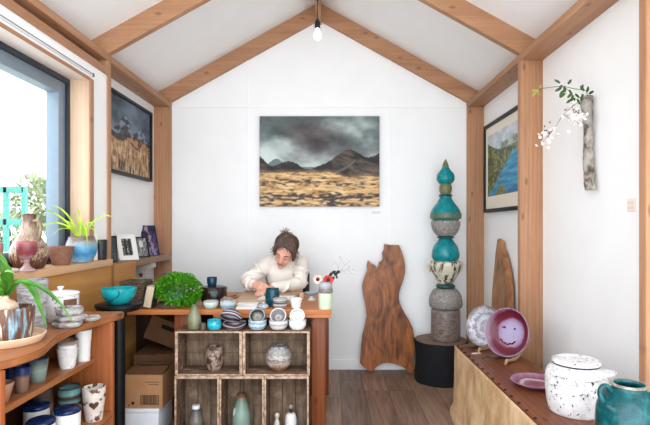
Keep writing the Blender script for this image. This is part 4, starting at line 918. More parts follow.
for k,(x_,y_,a_,l_) in enumerate([(X(238,3.55),3.50,70,'paint brush lying left of the drawing board, nearer the board'),(X(233,3.6),3.56,50,'paint brush lying left of the drawing board, nearer the casserole')]):
    if k == 0: x_ = -0.70
    if k == 1: x_ = -0.76
    t = thing('paint_brush', l_, 'brush', (x_,y_,DT+0.0047), (0,0,R(a_)))
    obj('handle', tube(BM(), [(-0.07,0,0),(0.03,0,0)], [0.0025,0.0045], 8), bm_, t)
    obj('ferrule', tube(BM(), [(0.03,0,0),(0.045,0,0)], 0.0046, 8), plain('grey_tin', c(120,118,116), 0.35, 0.05, metal=0.6), t)
    obj('bristles', tube(BM(), [(0.045,0,0),(0.055,0,0),(0.07,0,0)], [0.0044,0.0046,0.001], 8), plain('dark_bristle', c(40,32,28), 0.8, 0.1), t)
# flower vase of the desk corner
vd = 3.07; vx = X(325.5,vd); vz = DT
t = thing('flower_vase', 'pale green vase with grey collar holding red and pink flowers and dry twigs', 'vase', (vx,vd,vz))
obj('vase', vessel(BM(), [(0.040,0),(0.043,0.004),(0.044,0.08),(0.044,0.128),(0.043,0.142),(0.046,0.172)], 0.004, 36, None, 0.01), glaze('pale_green_vase', [(0,c(188,208,172)),(0.52,c(204,222,190)),(0.58,c(196,206,186)),(0.63,c(96,82,74)),(0.71,c(120,112,114)),(0.76,c(140,142,146)),(0.9,c(182,185,188)),(1,c(150,154,160))], 0.172, 26, 0.10, 0.3), t)
kk = vd/F
def vp(px, py, dy=0.0): return ((px-325.5)*kk, dy, Z(py,vd)-vz)
obj('collar_band', lathe(BM(), smoothprof([(0.0438,0.100),(0.0462,0.104),(0.0466,0.112),(0.0452,0.121),(0.0436,0.124)],3), 36, None, 0.03), glaze('brown_collar_glaze', [(0.35,c(70,54,46)),(0.6,c(150,136,128))], None, 30, rough=0.35), t)
dg = plain('dark_green_stem', c(44,62,44), 0.6, 0.1)
def flower(px, py, dy, rad, outer, mid, core, yaw, tilt, name='flower'):
    M = Matrix.Translation(vp(px,py,dy)) @ Euler((R(90+tilt),0,R(yaw))).to_matrix().to_4x4()
    bm = BM()
    for row,(rr,n_,zz_) in enumerate([(rad,9,0.0),(rad*0.72,8,0.004)]):
        for k in range(n_):
            a = 2*math.pi*k/n_+row*0.3; d_ = Vector((math.cos(a),math.sin(a),0))
            t_ = BM(); leaf(t_, [d_*rad*0.15+Vector((0,0,zz_)), d_*rr*0.6+Vector((0,0,zz_+0.004)), d_*rr+Vector((0,0,zz_+0.008))], rad*0.75, (0,0,1), lambda s: math.sin(math.pi*(0.15+0.78*s))**0.6, 0.1, 4)
            absorb(bm, t_, M)
    fo = obj(name, bm, outer, t)
    bm = BM(); lathe(bm, smoothprof([(0,0.0),(rad*0.42,0.002),(rad*0.40,0.009),(rad*0.2,0.013),(0,0.014)],3), 20, M); obj('flower_centre', bm, core, fo)
    obj('stem', tube(BM(), curvepts([vp(325.5,304,0),vp(325.5+(px-325.5)*0.3,290,dy*0.3),vp(px,py,dy+0.008)],5), 0.0018, 6), dg, fo)
dc_ = plain('dark_flower_core', c(84,22,34), 0.7, 0.1)
flower(318, 278.8, -0.02, 0.030, plain('pale_pink_petal', c(244,206,190), 0.6, 0.03), None, dc_, -8, 5)
flower(328, 279.5, -0.028, 0.033, plain('coral_red_petal', c(212,72,66), 0.6, 0.08), None, dc_, 8, 2)
bm = BM(); rnd = random.Random(9)
for (px,py) in [(333,278),(336,274),(334,272),(337,277),(331,274),(338,272)]:
    p = Vector(vp(px,py,-0.005)); q = Vector((rnd.uniform(-1,1),rnd.uniform(-.6,.2),rnd.uniform(-.3,1))).normalized()
    leaf(bm, [p-q*0.016,p,p+q*0.016], 0.02, (0.2,-1,0.3), None, 0.1, 3)
o_ = obj('dark_leaves', bm, plain('very_dark_leaf', c(32,46,40), 0.5, 0.1), t)
obj('stem', tube(BM(), curvepts([vp(326,304),vp(329,288),vp(335,275)],5), 0.0018, 6), dg, o_)
bm = BM(); tube(bm, curvepts([vp(326,304,0.01),vp(331,285,0.01),vp(341,270,0.02),vp(350,261,0.02)],5), [0.0018]*10+[0.0012]*6, 5)
for a_,b_ in [((336,276),(340,263)),((341,270),(354,270)),((345,266),(339.5,257)),((341,270),(346,274)),((348,270),(352.5,274)),((347,270),(350,266)),((338.5,268),(336,263))]:
    tube(bm, [vp(*a_,0.02), vp((a_[0]+b_[0])/2+0.4,(a_[1]+b_[1])/2-0.4,0.015), vp(*b_,0.012)], 0.001, 5)
for (px,py) in [(350,261),(340,263),(354,270),(353,269),(339.5,257),(341,258),(346,274),(352.5,274),(350,266),(349,268),(336,263),(345,271)]:
    ball(bm, vp(px,py,0.014), (0.004,0.003,0.0035), 1)
obj('dry_twigs', bm, plain('pale_dry_twig', c(176,170,168), 0.8, 0.05), t)
# ================================================================ UNDER THE DESK: BOXES
card = glaze('cardboard', [(0.3,c(96,64,40)),(0.7,c(124,86,56))], None, 2, rough=0.8, bmp=0.05)  # colour darkened to carry the shade under the desk
cardf = glaze('light_cardboard', [(0.3,c(160,114,76)),(0.7,c(184,136,94))], None, 2, rough=0.8, bmp=0.05)
foam = plain('white_foam', c(226,228,230), 0.7, 0.02)
bd = 2.96
t = thing('foam_box', 'white foam box standing on the floor under the cardboard box', 'box', ((X(126,bd)+X(157,bd))/2, bd, 0))
obj('body', box(BM(), -0.105, 0.105, 0, 0.26, 0, 0.15, 0.006), foam, t)
obj('lid', box(BM(), -0.11, 0.11, -0.005, 0.265, 0.1505, 0.1785, 0.006), foam, t)
bx0, bx1 = X(124,bd), X(162.5,bd); bwid = bx1-bx0
t = thing('cardboard_box', 'brown cardboard box with printed marks on the white foam box under the desk', 'box', ((bx0+bx1)/2, bd-0.002, 0.1795))
bh = 0.205; hw = bwid/2
bm = BM(); box(bm,-hw,hw,0,0.004,0,bh); box(bm,-hw,hw,0.256,0.26,0,bh); box(bm,-hw,-hw+0.004,0.004,0.256,0,bh); box(bm,hw-0.004,hw,0.004,0.256,0,bh); box(bm,-hw+0.004,hw-0.004,0.004,0.256,0,0.004)
obj('body', bm, cardf, t)
obj('flap', box(BM(), -hw+0.003, hw-0.003, 0, 0.125, -0.002, 0.002, M=Matrix.Translation((0,0.003,bh+0.002))@Matrix.Rotation(R(9),4,'X')), card, t)
obj('flap', box(BM(), -hw+0.003, hw-0.003, -0.125, 0, -0.002, 0.002, M=Matrix.Translation((0,0.258,bh+0.002))@Matrix.Rotation(R(-14),4,'X')), card, t)
ink = plain('black_ink', c(42,32,26), 0.8, 0.02)
def mp(px, py): return (X(px,bd)-(bx0+bx1)/2, Z(py,bd)-0.1795)
x0_,z1_ = mp(140.5,395.2); x1_,z0_ = mp(159,404.5); bm = BM()
for (a,b2,c2,d2) in [(x0_,x1_,z1_-0.003,z1_),(x0_,x1_,z0_,z0_+0.003),(x0_,x0_+0.004,z0_,z1_),(x1_-0.004,x1_,z0_,z1_)]: box(bm,a,b2,-0.0008,-0.0002,c2,d2)
rnd = random.Random(2); xx = x0_+0.008
while xx < x1_-0.008:
    w_ = rnd.choice([0.0012,0.002,0.003]); box(bm,xx,xx+w_,-0.0008,-0.0002,z0_+0.002,z1_-0.002); xx += w_+rnd.choice([0.0012,0.002])
obj('barcode', bm, ink, t)
for py,xa,xb in [(382,145.5,159),(384.3,149,159)]:
    x_, z_ = mp(xa,py); xe,_ = mp(xb,py); bm = BM(); box(bm, x_, xe, -0.0005, -0.0002, z_-0.0006, z_+0.0006)
    while x_ < xe-0.004:
        w_ = rnd.uniform(0.004,0.010); box(bm,x_,min(x_+w_,xe),-0.0008,-0.0002,z_-0.002,z_+0.002); x_ += w_+0.002
    obj('text_line', bm, ink, t)
xx_,zz_ = mp(133,403)
obj('round_mark', lathe(BM(), [(0,0),(0.010,0),(0.010,0.0006),(0,0.0006)], 20, Matrix.Translation((xx_,-0.0002,zz_))@Matrix.Rotation(R(90),4,'X')), ink, t)
xx_,zz_ = mp(130.5,405); obj('square_mark', box(BM(),xx_-0.012,xx_-0.004,-0.0008,-0.0002,zz_-0.006,zz_+0.004), ink, t)
# boxes behind
def carton(label, loc, w, d, h, rot, m=card):
    t = thing('cardboard_box', label, 'box', loc, rot)
    obj('body', box(BM(), -w/2, w/2, 0, d, 0, h, 0.003), m, t)
    obj('tape', box(BM(), -0.022, 0.022, -0.001, d+0.001, h, h+0.001), plain('brown_tape', c(120,84,56), 0.35, 0.04), t)
    obj('hand_hole', box(BM(), -0.045, 0.045, -0.0012, -0.0002, h*0.62, h*0.62+0.03, 0.0004), plain('dark_hole', c(20,15,12), 0.9, 0.02), t)
carton('large brown cardboard box upright behind the printed box under the desk', (-1.175,3.30,0.0), 0.36, 0.36, 0.42, (0,0,R(4)))
carton('tilted brown cardboard box lying on top of the boxes under the desk', (-1.19,3.36,0.475), 0.27, 0.28, 0.17, (0,R(22),R(3)))
# ================================================================ RIGHT SIDE: BENCH
BT = 0.52; BX0, BX1 = 0.82, 1.15; BY0, BY1 = 1.15, 3.17
benchm = wood('dark_bench_wood', c(66,30,18), c(140,82,52), 'Y', 0.7, 0.35, True, 0.1)
t = thing('bench_chest', 'low wooden bench with red brown top and pale hide skirt along the right wall', 'bench', (0,0,0))
obj('top_board', box(BM(), BX0, BX1, BY0, BY1, BT-0.035, BT, 0.006), benchm, t)
bm = BM(); box(bm, BX0+0.02, BX1-0.02, BY0+0.02, BY1-0.02, 0.0, BT-0.0355, 0.004)
obj('body', bm, wood('bench_body_wood', c(96,62,42), c(140,98,68), 'Y', 0.8), t)
# hide skirt with folds, wrapping the front and the far end
bm = bmesh.new(); rows = []
NS, NZ = 150, 26
def pathp(s):
    Lf = BY1-BY0; Le = 0.20
    q = s*(Lf+Le)
    if q <= Lf: return Vector((BX0, BY0+q, 0)), Vector((-1,0,0))
    return Vector((BX0+(q-Lf), BY1, 0)), Vector((0,1,0))
for i in range(NS+1):
    s = i/NS; p, nrm = pathp(s)
    if abs(p.y-BY1) < 0.03: nrm = Vector((-0.7,0.7,0)).normalized()
    row = []
    for j in range(NZ+1):
        tz = j/NZ; z_ = BT-0.006 - tz*(BT-0.012)
        fold = (0.5+0.5*mnoise.noise(Vector((s*16,tz*1.4,3))))*0.030 + 0.007*math.sin(s*46+3.4*mnoise.noise(Vector((s*7,tz*2,1))))+0.006*mnoise.noise(Vector((s*60,tz*9,5)))
        flare = 0.005 + max(0,fold)*tz**1.2 + 0.008*tz**2
        if s > 0.86 and tz > 0.75: flare += 0.035*math.sin((tz-0.75)*12.5)*sstep(0.86,0.92,s)
        row.append(bm.verts.new(p + nrm*flare + Vector((0,0,z_))))
    rows.append(row)
for a, b2 in zip(rows, rows[1:]):
    for j in range(NZ): bm.faces.new((a[j], a[j+1], b2[j+1], b2[j]))
bmesh.ops.recalc_face_normals(bm, faces=bm.faces)
m, nt, b = newmat('pale_hide', 0.7); n1 = noise(nt, coords(nt,(1,1,0.7)), 6, 6, 0.6, 0.8); n2 = noise(nt, coords(nt,(1,1,0.7)), 24, 5)
f = mth(nt,'ADD', mth(nt,'MULTIPLY',n1,0.7), mth(nt,'MULTIPLY',n2,0.3))
L(nt, ramp(nt, f, [(0.34,c(170,130,90)),(0.5,c(204,168,126)),(0.66,c(226,196,158))]), b.inputs['Base Color']); bump(nt,b,n2,0.3,0.004)
hide = obj('hide_skirt', bm, m, t, 80)
md = hide.modifiers.new('thick','SOLIDIFY'); md.thickness = 0.004; md.offset = 1
nail = plain('dark_nail', c(40,34,32), 0.4, 0.05, metal=0.5)
for k in range(24):
    y_ = BY1-0.03-k*0.085
    if y_ < BY0+0.02: break
    obj('nail', ball(BM(), (BX0+0.008, y_, BT+0.001), (0.008,0.008,0.0045), 2), nail, t)
# plates + stands
def wedge_stand(label, x, y, yaw, s=1.0):
    t = thing('plate_stand', label, 'plate stand', (x,y,BT+0.0004), (0,0,R(yaw)))
    hm = wood('horn_stand', c(40,32,28), c(120,96,76), 'Y', 1.2, 0.4, False)
    lw = wood('pale_stand_leg', c(150,112,80), c(206,168,128), 'Y', 1.2, 0.5, False)
    for sx_ in (-1,1):
        obj('prong', tube(BM(), curvepts([(sx_*0.075*s,-0.105*s,0.012*s),(sx_*0.065*s,-0.075*s,0.024*s),(sx_*0.050*s,-0.035*s,0.014*s),(sx_*0.045*s,0.05*s,0.012*s),(sx_*0.062*s,0.10*s,0.055*s),(sx_*0.10*s,0.125*s,0.125*s)],5), [0.007]*4+[0.010]*14+[0.006]*8, 8), hm if sx_ < 0 else lw, t)
    obj('cross_bar', box(BM(), -0.045*s, 0.045*s, 0.03*s, 0.05*s, 0.004, 0.018, 0.002), hm, t)
    return t
def standplate(name, label, x, y, z, r, yaw, lean, m_in, m_out, depth=0.035):
    t = thing(name, label, 'plate', (x,y,z), (0,0,R(yaw)))
    M = Matrix.Rotation(R(-lean),4,'X') @ Matrix.Translation((0,0,r)) @ Matrix.Rotation(R(90),4,'X')
    outer = [(r*0.42,-depth),(r*0.5,-depth+0.002),(r*0.72,-depth*0.72),(r*0.92,-depth*0.22),(r,0.0)]
    o = smoothprof(outer)
    prof = [(0,-depth)] + o + [(r-0.002,0.003),(r-0.006,0.001)]
    obj('back', lathe(BM(), prof, 56, M, 0.01), m_out, t)
    inn = smoothprof([(r-0.0061,0.0012),(r*0.88,-depth*0.18),(r*0.72,-depth*0.55),(r*0.60,-depth*0.72),(r*0.3,-depth*0.78),(0.0,-depth*0.8)])
    obj('face', lathe(BM(), inn, 56, M, 0.01), m_in, t)
    return t
pur_in = None
ppx = X(507,2.78)-0.01
lean = 14; rp = 0.142
cen = Vector((0,math.sin(R(lean))*rp,math.cos(R(lean))*rp))
pur_in = radial('purple_plate_face', (cen.x+0.015,cen.y,cen.z+0.004), [(0,c(166,154,182)),(0.40,c(158,144,174)),(0.56,c(146,118,150)),(0.64,c(104,34,52)),(0.86,c(92,24,40)),(0.97,c(126,90,112))], 16, 0.22, 0.2, blot=(c(104,30,48),13,0.60))
pur_out = glaze('purple_plate_back', [(0.3,c(120,80,104)),(0.7,c(178,158,184))], rough=0.25)
wedge_stand('dark forked stand holding up the purple plate on the bench', ppx, 2.80, -52)
standplate('display_plate', 'round purple and lilac glazed plate standing upright on a forked stand', ppx-0.012, 2.80-0.015, BT+0.0245, rp, -52, lean, pur_in, pur_out)
pt_ = [o for o in bpy.data.objects if o.get('label','').startswith('round purple')][0]
MM = Matrix.Rotation(R(-lean),4,'X') @ Matrix.Translation((0,0,rp)) @ Matrix.Rotation(R(90),4,'X')
def fz(r_): return -0.0275 + (0.0 if r_ < 0.085 else (r_-0.085)*0.30) + 0.0012
def mark(pts_, rad_):
    return tube(BM(), [MM @ Vector((a_, b_, fz(math.hypot(a_,b_)))) for a_,b_ in pts_], rad_, 6)
dm = plain('dark_red_glaze', c(92,24,40), 0.25, 0.1)
for a_ in (-0.028, 0.036): obj('glaze_spot', mark([(a_-0.004,0.024),(a_,0.028),(a_+0.004,0.026)], 0.006), dm, pt_)
obj('glaze_streak', mark([(-0.05+0.10*k/10, -0.045-0.022*math.sin(math.pi*k/10)+0.004*math.sin(k*2.1)) for k in range(11)], [0.003+0.003*abs(math.sin(k*1.3)) for k in range(11)]), dm, pt_)
wpx2 = X(478,3.08)
cen2 = Vector((0,math.sin(R(15))*0.133,math.cos(R(15))*0.133))
wh_in = radial('white_plate_face', tuple(cen2), [(0,c(190,190,198)),(0.3,c(150,148,158)),(0.4,c(204,204,210)),(0.6,c(132,128,138)),(0.68,c(200,200,206)),(0.82,c(140,134,140)),(0.93,c(84,72,70))], 40, 0.5, 0.25, blot=(c(122,112,116),32,0.64))
wedge_stand('dark forked stand under the white speckled plate at far bench end', wpx2, 3.06, -54, 0.8)
standplate('display_plate', 'round white and grey speckled plate standing upright at the far end of bench', wpx2, 3.06-0.02, BT+0.020, 0.131, -54, 15, wh_in, glaze('white_plate_back', [(0.3,c(96,84,80)),(0.7,c(160,152,152))], rough=0.3))
t = solo('flat_plate', vessel(BM(), [(0.060,0),(0.070,0.003),(0.10,0.012),(0.118,0.026)], 0.006, 48, None, 0.02), None or radial('purple_flat_glaze', (0,0,0.01), [(0,c(120,60,84)),(0.35,c(136,84,108)),(0.5,c(196,186,200)),(0.62,c(120,54,76)),(0.8,c(148,104,128)),(1,c(190,176,190))], 14, 0.5, 0.2), 'purple and white shallow plate lying flat on the bench behind the white jar', 'plate', (X(536,2.35),2.35,BT+0.0004))
solo('paper_tag', box(BM(), -0.03, 0.03, -0.012, 0.012, 0, 0.002, 0.0005), plain('paper_tag', c(214,200,190), 0.7, 0.02), 'small pale paper tag lying on the bench left of the purple plate', 'tag', (X(480.5,3.0)-0.04,2.95,BT+0.0004), (0,0,R(18)))
# big white jar
jd = 2.03; jx = X(576,jd)
wj = glaze('rough_white_glaze', [(0.28,c(168,160,158)),(0.38,c(206,203,203)),(0.52,c(226,225,225)),(0.75,c(236,235,233))], None, 10, rough=0.4, bmp=0.6, speck=(c(66,56,54),70,0.635))
t = thing('lidded_jar', 'large rough white glazed lidded jar with lug handles on the bench', 'jar', (jx,jd,BT+0.0004))
obj('body', vessel(BM(), [(0.098,0),(0.106,0.006),(0.118,0.06),(0.123,0.11),(0.121,0.15),(0.110,0.178),(0.092,0.192),(0.088,0.200)], 0.008, 56, None, 0.02), wj, t)
lid = obj('lid', lathe(BM(), smoothprof([(0,0.206),(0.087,0.206),(0.093,0.209),(0.093,0.216),(0.080,0.221),(0.05,0.218),(0,0.220)],3), 48, None, 0.015), wj, t)
obj('rim_gap', lathe(BM(), [(0.0875,0.1985),(0.0925,0.199),(0.0925,0.2055),(0.0875,0.2055)], 48), plain('dark_gap', c(70,62,60), 0.6, 0.1), t)
def lug(bm, ang, zc_, half, rr, out, M=None, th=0.009):
    pts = []
    for k in range(9):
        q = k/8; a = R(ang)+ (q-0.5)*half; r_ = rr + out*math.sin(math.pi*q)
        pts.append((r_*math.cos(a), r_*math.sin(a), zc_ + 0.006*math.sin(math.pi*q)))
    return tube(bm, pts, [th*(1.15-0.3*math.sin(math.pi*i/8)) for i in range(9)], 8)
for ang, zz_ in ((-150,0.172),(-28,0.172)): obj('handle', lug(BM(), ang, zz_, 0.55, 0.108, 0.034, None, 0.010), wj, t)
obj('handle', lug(BM(), -85, 0.166, 0.62, 0.112, 0.022), wj, t)
# teal jar
td = 1.60; tx = X(629,td)
tj = glaze('deep_teal_glaze', [(0.25,c(4,40,46)),(0.5,c(10,76,80)),(0.72,c(40,116,116))], None, 10, rough=0.15, bmp=0.3)
t = thing('handled_jar', 'deep teal glazed jar with open mouth and two handles at near end of bench', 'jar', (tx,td,BT+0.0004))
obj('body', vessel(BM(), [(0.082,0),(0.090,0.006),(0.100,0.08),(0.101,0.14),(0.095,0.185),(0.080,0.212),(0.056,0.236),(0.051,0.246),(0.053,0.254)], 0.007, 56, None, 0.012), tj, t)
obj('rim_band', lathe(BM(), [(0.0515,0.249),(0.0555,0.2505),(0.0555,0.2545),(0.0515,0.258),(0.0475,0.2575),(0.0475,0.252)], 48), glaze('brown_rim', [(0.3,c(84,70,58)),(0.7,c(176,170,156))], rough=0.25), t)
for ang in (-175, -35):
    a = R(ang); ca, sa = math.cos(a), math.sin(a)
    obj('handle', tube(BM(), curvepts([(0.062*ca,0.062*sa,0.232),(0.080*ca,0.080*sa,0.250),(0.096*ca,0.096*sa,0.245),(0.102*ca,0.102*sa,0.225),(0.092*ca,0.092*sa,0.198)],5), 0.009, 10), tj, t)
# ================================================================ STUMP + TOTEM
sd_ = 4.085; sx_ = X(441,sd_)
SH = Z(339.0,sd_)
t = thing('tree_stump', 'black charred tree stump with sawn wooden top by the back wall', 'stump', (sx_,sd_,0))
obj('charred_body', lathe(BM(), [(0,0),(0.222,0),(0.226,0.01),(0.216,0.12),(0.220,0.26),(0.226,SH-0.012),(0.220,SH-0.004),(0,SH-0.004)], 56, None, 0.05, 4), glaze('charred_black', [(0.3,c(9,10,12)),(0.7,c(24,25,30))], None, 20, rough=0.85, streak=4), t)
m, nt, b = newmat('sawn_top', 0.7); tc = N(nt,'ShaderNodeTexCoord'); wv = N(nt,'ShaderNodeTexWave', wave_type='RINGS', rings_direction='Z'); setin(wv,'Scale',14); setin(wv,'Distortion',2.5); L(nt,tc.outputs['Object'],wv.inputs['Vector'])
L(nt, ramp(nt, wv.outputs['Fac'], [(0,c(96,74,60)),(1,c(150,122,100))]), b.inputs['Base Color'])
obj('sawn_top', lathe(BM(), [(0,SH-0.0038),(0.214,SH-0.0038),(0.216,SH-0.001),(0.21,SH),(0,SH)], 56, None, 0.05, 4), m, t)
td_ = 4.06; tcx = 445.5; kx = td_/F
t = thing('ceramic_totem', 'tall stacked ceramic totem of teal and grey forms standing on the black stump', 'sculpture', (X(tcx,td_),td_,SH+0.0005))
def tz_(py): return Z(py,td_)-SH
base_shift = -tz_(338.2)
def seg(name, pts, m, w=0.01, parent=None):
    pr = [(0, tz_(pts[0][1])+base_shift)] + smoothprof([(r*kx, tz_(y)+base_shift) for r,y in pts],4) + [(0, tz_(pts[-1][1])+base_shift)]
    return obj(name, lathe(BM(), pr, 44, None, w, random.random()*9), m, parent or t)
tt = glaze('totem_teal', [(0.3,c(0,98,108)),(0.7,c(14,152,158))], None, 12, rough=0.24, bmp=0.3)
og = glaze('totem_olive', [(0.3,c(84,92,62)),(0.7,c(128,132,92))], None, 20, rough=0.35)
gr = glaze('totem_grey', [(0.3,c(96,90,86)),(0.5,c(140,135,130)),(0.7,c(182,178,174))], None, 26, rough=0.5, bmp=0.6)
dk_ = glaze('totem_dark_teal', [(0.3,c(20,56,58)),(0.7,c(40,92,92))], None, 20, rough=0.3)
hgt = lambda y: tz_(y)+base_shift
seg('base_cylinder', [(13.2,338.2),(14.2,336),(14.6,325),(14.2,310),(13.4,307.4)], glaze('totem_rust_grey', [(0.28,c(60,44,34)),(0.42,c(116,92,74)),(0.5,c(140,134,132)),(0.58,c(96,72,56)),(0.66,c(166,150,138)),(0.75,c(118,82,58))], None, 6, rough=0.3, bmp=0.9, streak=0.3))
seg('grey_dome', [(13.0,307.2),(15.6,305),(16.4,301),(15.4,294),(12,288.5),(8.8,286.9)], gr)
seg('teal_foot', [(7.5,286.8),(9.4,285.5),(9.2,283.6),(7,282.2)], dk_)
seg('striped_cup', [(6.6,282.1),(9.5,278),(14,270),(16.2,263.5),(15.2,260),(12.6,259.2)], glaze('totem_cream_brown', [(0.38,c(44,36,28)),(0.44,c(110,98,78)),(0.49,c(208,204,182)),(0.62,c(216,212,192)),(0.72,c(70,84,72))], None, 13, rough=0.3, streak=5, bmp=0.05))
for s in (-1,1): obj('lug', tube(BM(), curvepts([(s*13.6*kx,0,hgt(260.5)),(s*17.2*kx,0,hgt(262)),(s*17.0*kx,0,hgt(267)),(s*14.0*kx,0,hgt(270.5))],4), 0.009, 8), glaze('totem_cream_brown', None, None), t)
seg('teal_round', [(11.5,259.1),(13.2,256.5),(13.6,252),(12,245.5),(8.2,240),(6.3,237.2)], tt)
seg('dark_flange', [(6.5,237.1),(8.4,236.4),(8.2,235.2),(6.4,234.4)], dk_)
seg('grey_bowl', [(8.8,234.3),(12.2,230),(14.2,224),(14.3,220.5),(12.8,219)], gr)
seg('teal_bell', [(12.6,218.9),(14.8,216),(15.0,212.5),(13.2,207.5),(8.8,201.5),(6.3,197.5),(5.8,195.4)], glaze('totem_bell_glaze', [(0,c(40,84,76)),(0.2,c(120,140,116)),(0.32,c(34,92,84)),(0.42,c(8,116,118)),(1,c(14,140,142))], None, 16, rough=0.3) if False else tt)
seg('bell_rim', [(14.0,218.0),(15.3,216.6),(15.45,213.2),(15.0,211.4)], glaze('totem_bell_rim', [(0.3,c(44,78,66)),(0.6,c(96,124,104))], None, 40, rough=0.3))
seg('small_flange', [(5.9,195.3),(6.6,194.6),(6.4,193.4),(5.2,192.9)], dk_)
seg('olive_ball', [(4.8,192.8),(6.1,189.5),(6.2,185.5),(5.2,182.2)], og)
seg('teal_onion', [(6.2,182.1),(8.3,179.6),(8.9,176.5),(8.0,172.5),(4.8,168.4),(3.4,166.2)], tt)
seg('olive_tip', [(3.5,166.1),(2.6,162.5),(1.1,159),(0.15,157.6)], og)
# ================================================================ LIVE-EDGE SLABS
def slabmat(name, d, l): 
    m, nt, b = newmat(name, 0.35); n0 = noise(nt, coords(nt,(1,1,0.45)), 5.5, 5, 0.6, 1.6)
    cb = N(nt,'ShaderNodeVectorMath', operation='MULTIPLY_ADD'); tc = N(nt,'ShaderNodeTexCoord')
    n1 = noise(nt, coords(nt,(1,1,0.14)), 16, 7, 0.65, 2.2)
    f = mth(nt,'ADD', mth(nt,'MULTIPLY',n1,0.45), mth(nt,'MULTIPLY',n0,0.55))
    L(nt, ramp(nt, f, [(0.36,d),(0.48,lerp(d,l,0.45)),(0.64,l)]), b.inputs['Base Color']); bump(nt,b,f,0.3,0.004)
    return m
pts = [(384.7,245),(391,245.8),(399.5,246),(402,252),(404.5,260),(405.6,267),(405.4,274),(403.6,281),(401,288),(399.2,294),(399,300),(401,307),(404.5,314),(409,321),(412.7,329),(414.2,338),(414.4,349),(414,361),(413.4,373.2),(407.8,373.2),(404.5,368.7),(399,365.6),(393,363.9),(387,363.2),(382,364),(376.4,367.2),(373,371.4),(368,370.8),(363,367),(360,363.5),(361,350),(362.5,335.7),(365.5,325),(366.8,317),(366,309),(364.9,302.7),(363.4,296),(362.3,289),(363,283),(364.9,278),(367.5,271.4),(367.2,266),(368.2,261.3),(370.5,264),(374.8,266),(377,270),(378.5,268),(379.5,263),(381.5,262.5),(383,259.8),(382.6,254),(384.4,250)]
sd2 = 4.27
cx_ = X(388,sd2)
poly = [(X(x_,sd2)-cx_, Z(y_,sd2)) for x_,y_ in pts]
zmin = min(z for _,z in poly); poly = [(a,(z-zmin)) for a,z in poly]
solo('live_edge_slab', prism(BM(), poly, -0.02, 0.02, 0.005), slabmat('rich_slab_wood', c(52,24,12), c(190,114,60)), 'large live edge wooden slab leaning against the back wall beside the stump', 'wood slab', (cx_, 4.265, 0.003), (R(-2.4),0,0), ang=30)
# slab between the right-hand posts, leaning on the right wall
pw_ = [(-0.24,0),(-0.235,0.5),(-0.22,0.80),(-0.175,1.08),(-0.14,1.20),(-0.115,1.175),(-0.08,1.19),(-0.055,1.13),(0.0,1.09),(0.07,1.0),(0.13,0.88),(0.17,0.6),(0.19,0.3),(0.18,0)]
solo('live_edge_slab', prism(BM(), pw_, -0.02, 0.02, 0.005), slabmat('pale_slab_wood', c(98,58,32), c(200,142,94)), 'tall pointed live edge wooden slab leaning between the posts on the right wall', 'wood slab', (1.305, 3.70, 0.003), (R(-2.0),0,R(-90)), ang=30)
# ================================================================ BARK WALL VASE
vd_ = 2.488; bx_ = 1.337; bz = Z(190,vd_)
t = thing('bark_wall_vase', 'rough grey bark branch vase with trailing flowering stems hung on the right wall', 'wall vase', (bx_,vd_,bz))
prof = []
bh_ = Z(95,vd_)-bz
bm = bmesh.new(); rows = []
for j in range(41):
    s = j/40; z_ = s*bh_
    cx2 = 0.010*math.sin(s*2.6) + 0.006*math.sin(s*7) + 0.030*s - 0.012
    ring_ = []
    for i in range(24):
        a = 2*math.pi*i/24
        r_ = (0.027+0.004*math.sin(s*5+1))*(1+0.22*mnoise.noise(Vector((math.cos(a)*1.4,math.sin(a)*1.4,z_*16)))+0.10*mnoise.noise(Vector((math.cos(a)*4,math.sin(a)*4,z_*50))))
        r_ *= 1.14 if s > 0.72 else (0.98 - 0.10*(1-s/0.72))
        ring_.append(bm.verts.new((cx2*0+r_*0.95*math.cos(a), cx2+r_*math.sin(a)*1.0, z_)))
    rows.append(ring_)
for a, b2 in zip(rows, rows[1:]):
    for i in range(24): bm.faces.new((a[i],a[(i+1)%24],b2[(i+1)%24],b2[i]))
bm.faces.new(rows[0][::-1]); bm.faces.new(rows[-1])
bmesh.ops.recalc_face_normals(bm, faces=bm.faces)
obj('bark', bm, glaze('lichen_bark', [(0.30,c(40,32,26)),(0.42,c(104,88,74)),(0.52,c(160,154,144)),(0.62,c(184,180,172)),(0.72,c(104,82,64))], None, 9, rough=0.85, bmp=0.9, streak=1.6), t, 60)
def wv_(px, py, off=0.0):
    # a point on the view ray of the wall vase, `off` metres out from the vase plane
    d = vd_ + off
    return Vector((X(px,d)-bx_, d-vd_, Z(py,d)-bz))
vine = plain('vine_stem', c(70,88,50), 0.6, 0.1)
lgm = plain('vine_leaf', c(52,88,34), 0.5, 0.15, 40)
ygm = plain('yellow_green_leaf', c(150,150,70), 0.5, 0.15, 40)
stem1 = [wv_(588,97,0),wv_(585,90,-0.03),wv_(575,89,-0.06),wv_(563,86.5,-0.08),wv_(549,87.5,-0.1),wv_(538,89.5,-0.12)]
obj('long_stem', tube(BM(), curvepts(stem1,6), 0.0016, 6), vine, t)
bm = BM()
def pin(bm, px, py, dx, dy, off, l=0.034, wd=0.014):
    p = wv_(px,py,off); q = Vector((dx,0.15,dy)).normalized()
    leaf(bm, [p,p+q*l*0.5,p+q*l], wd, (0,-1,0.2), None, 0.15, 3)
for px,py in [(563,86.5),(567,89),(570,92),(573,96)]:
    pass
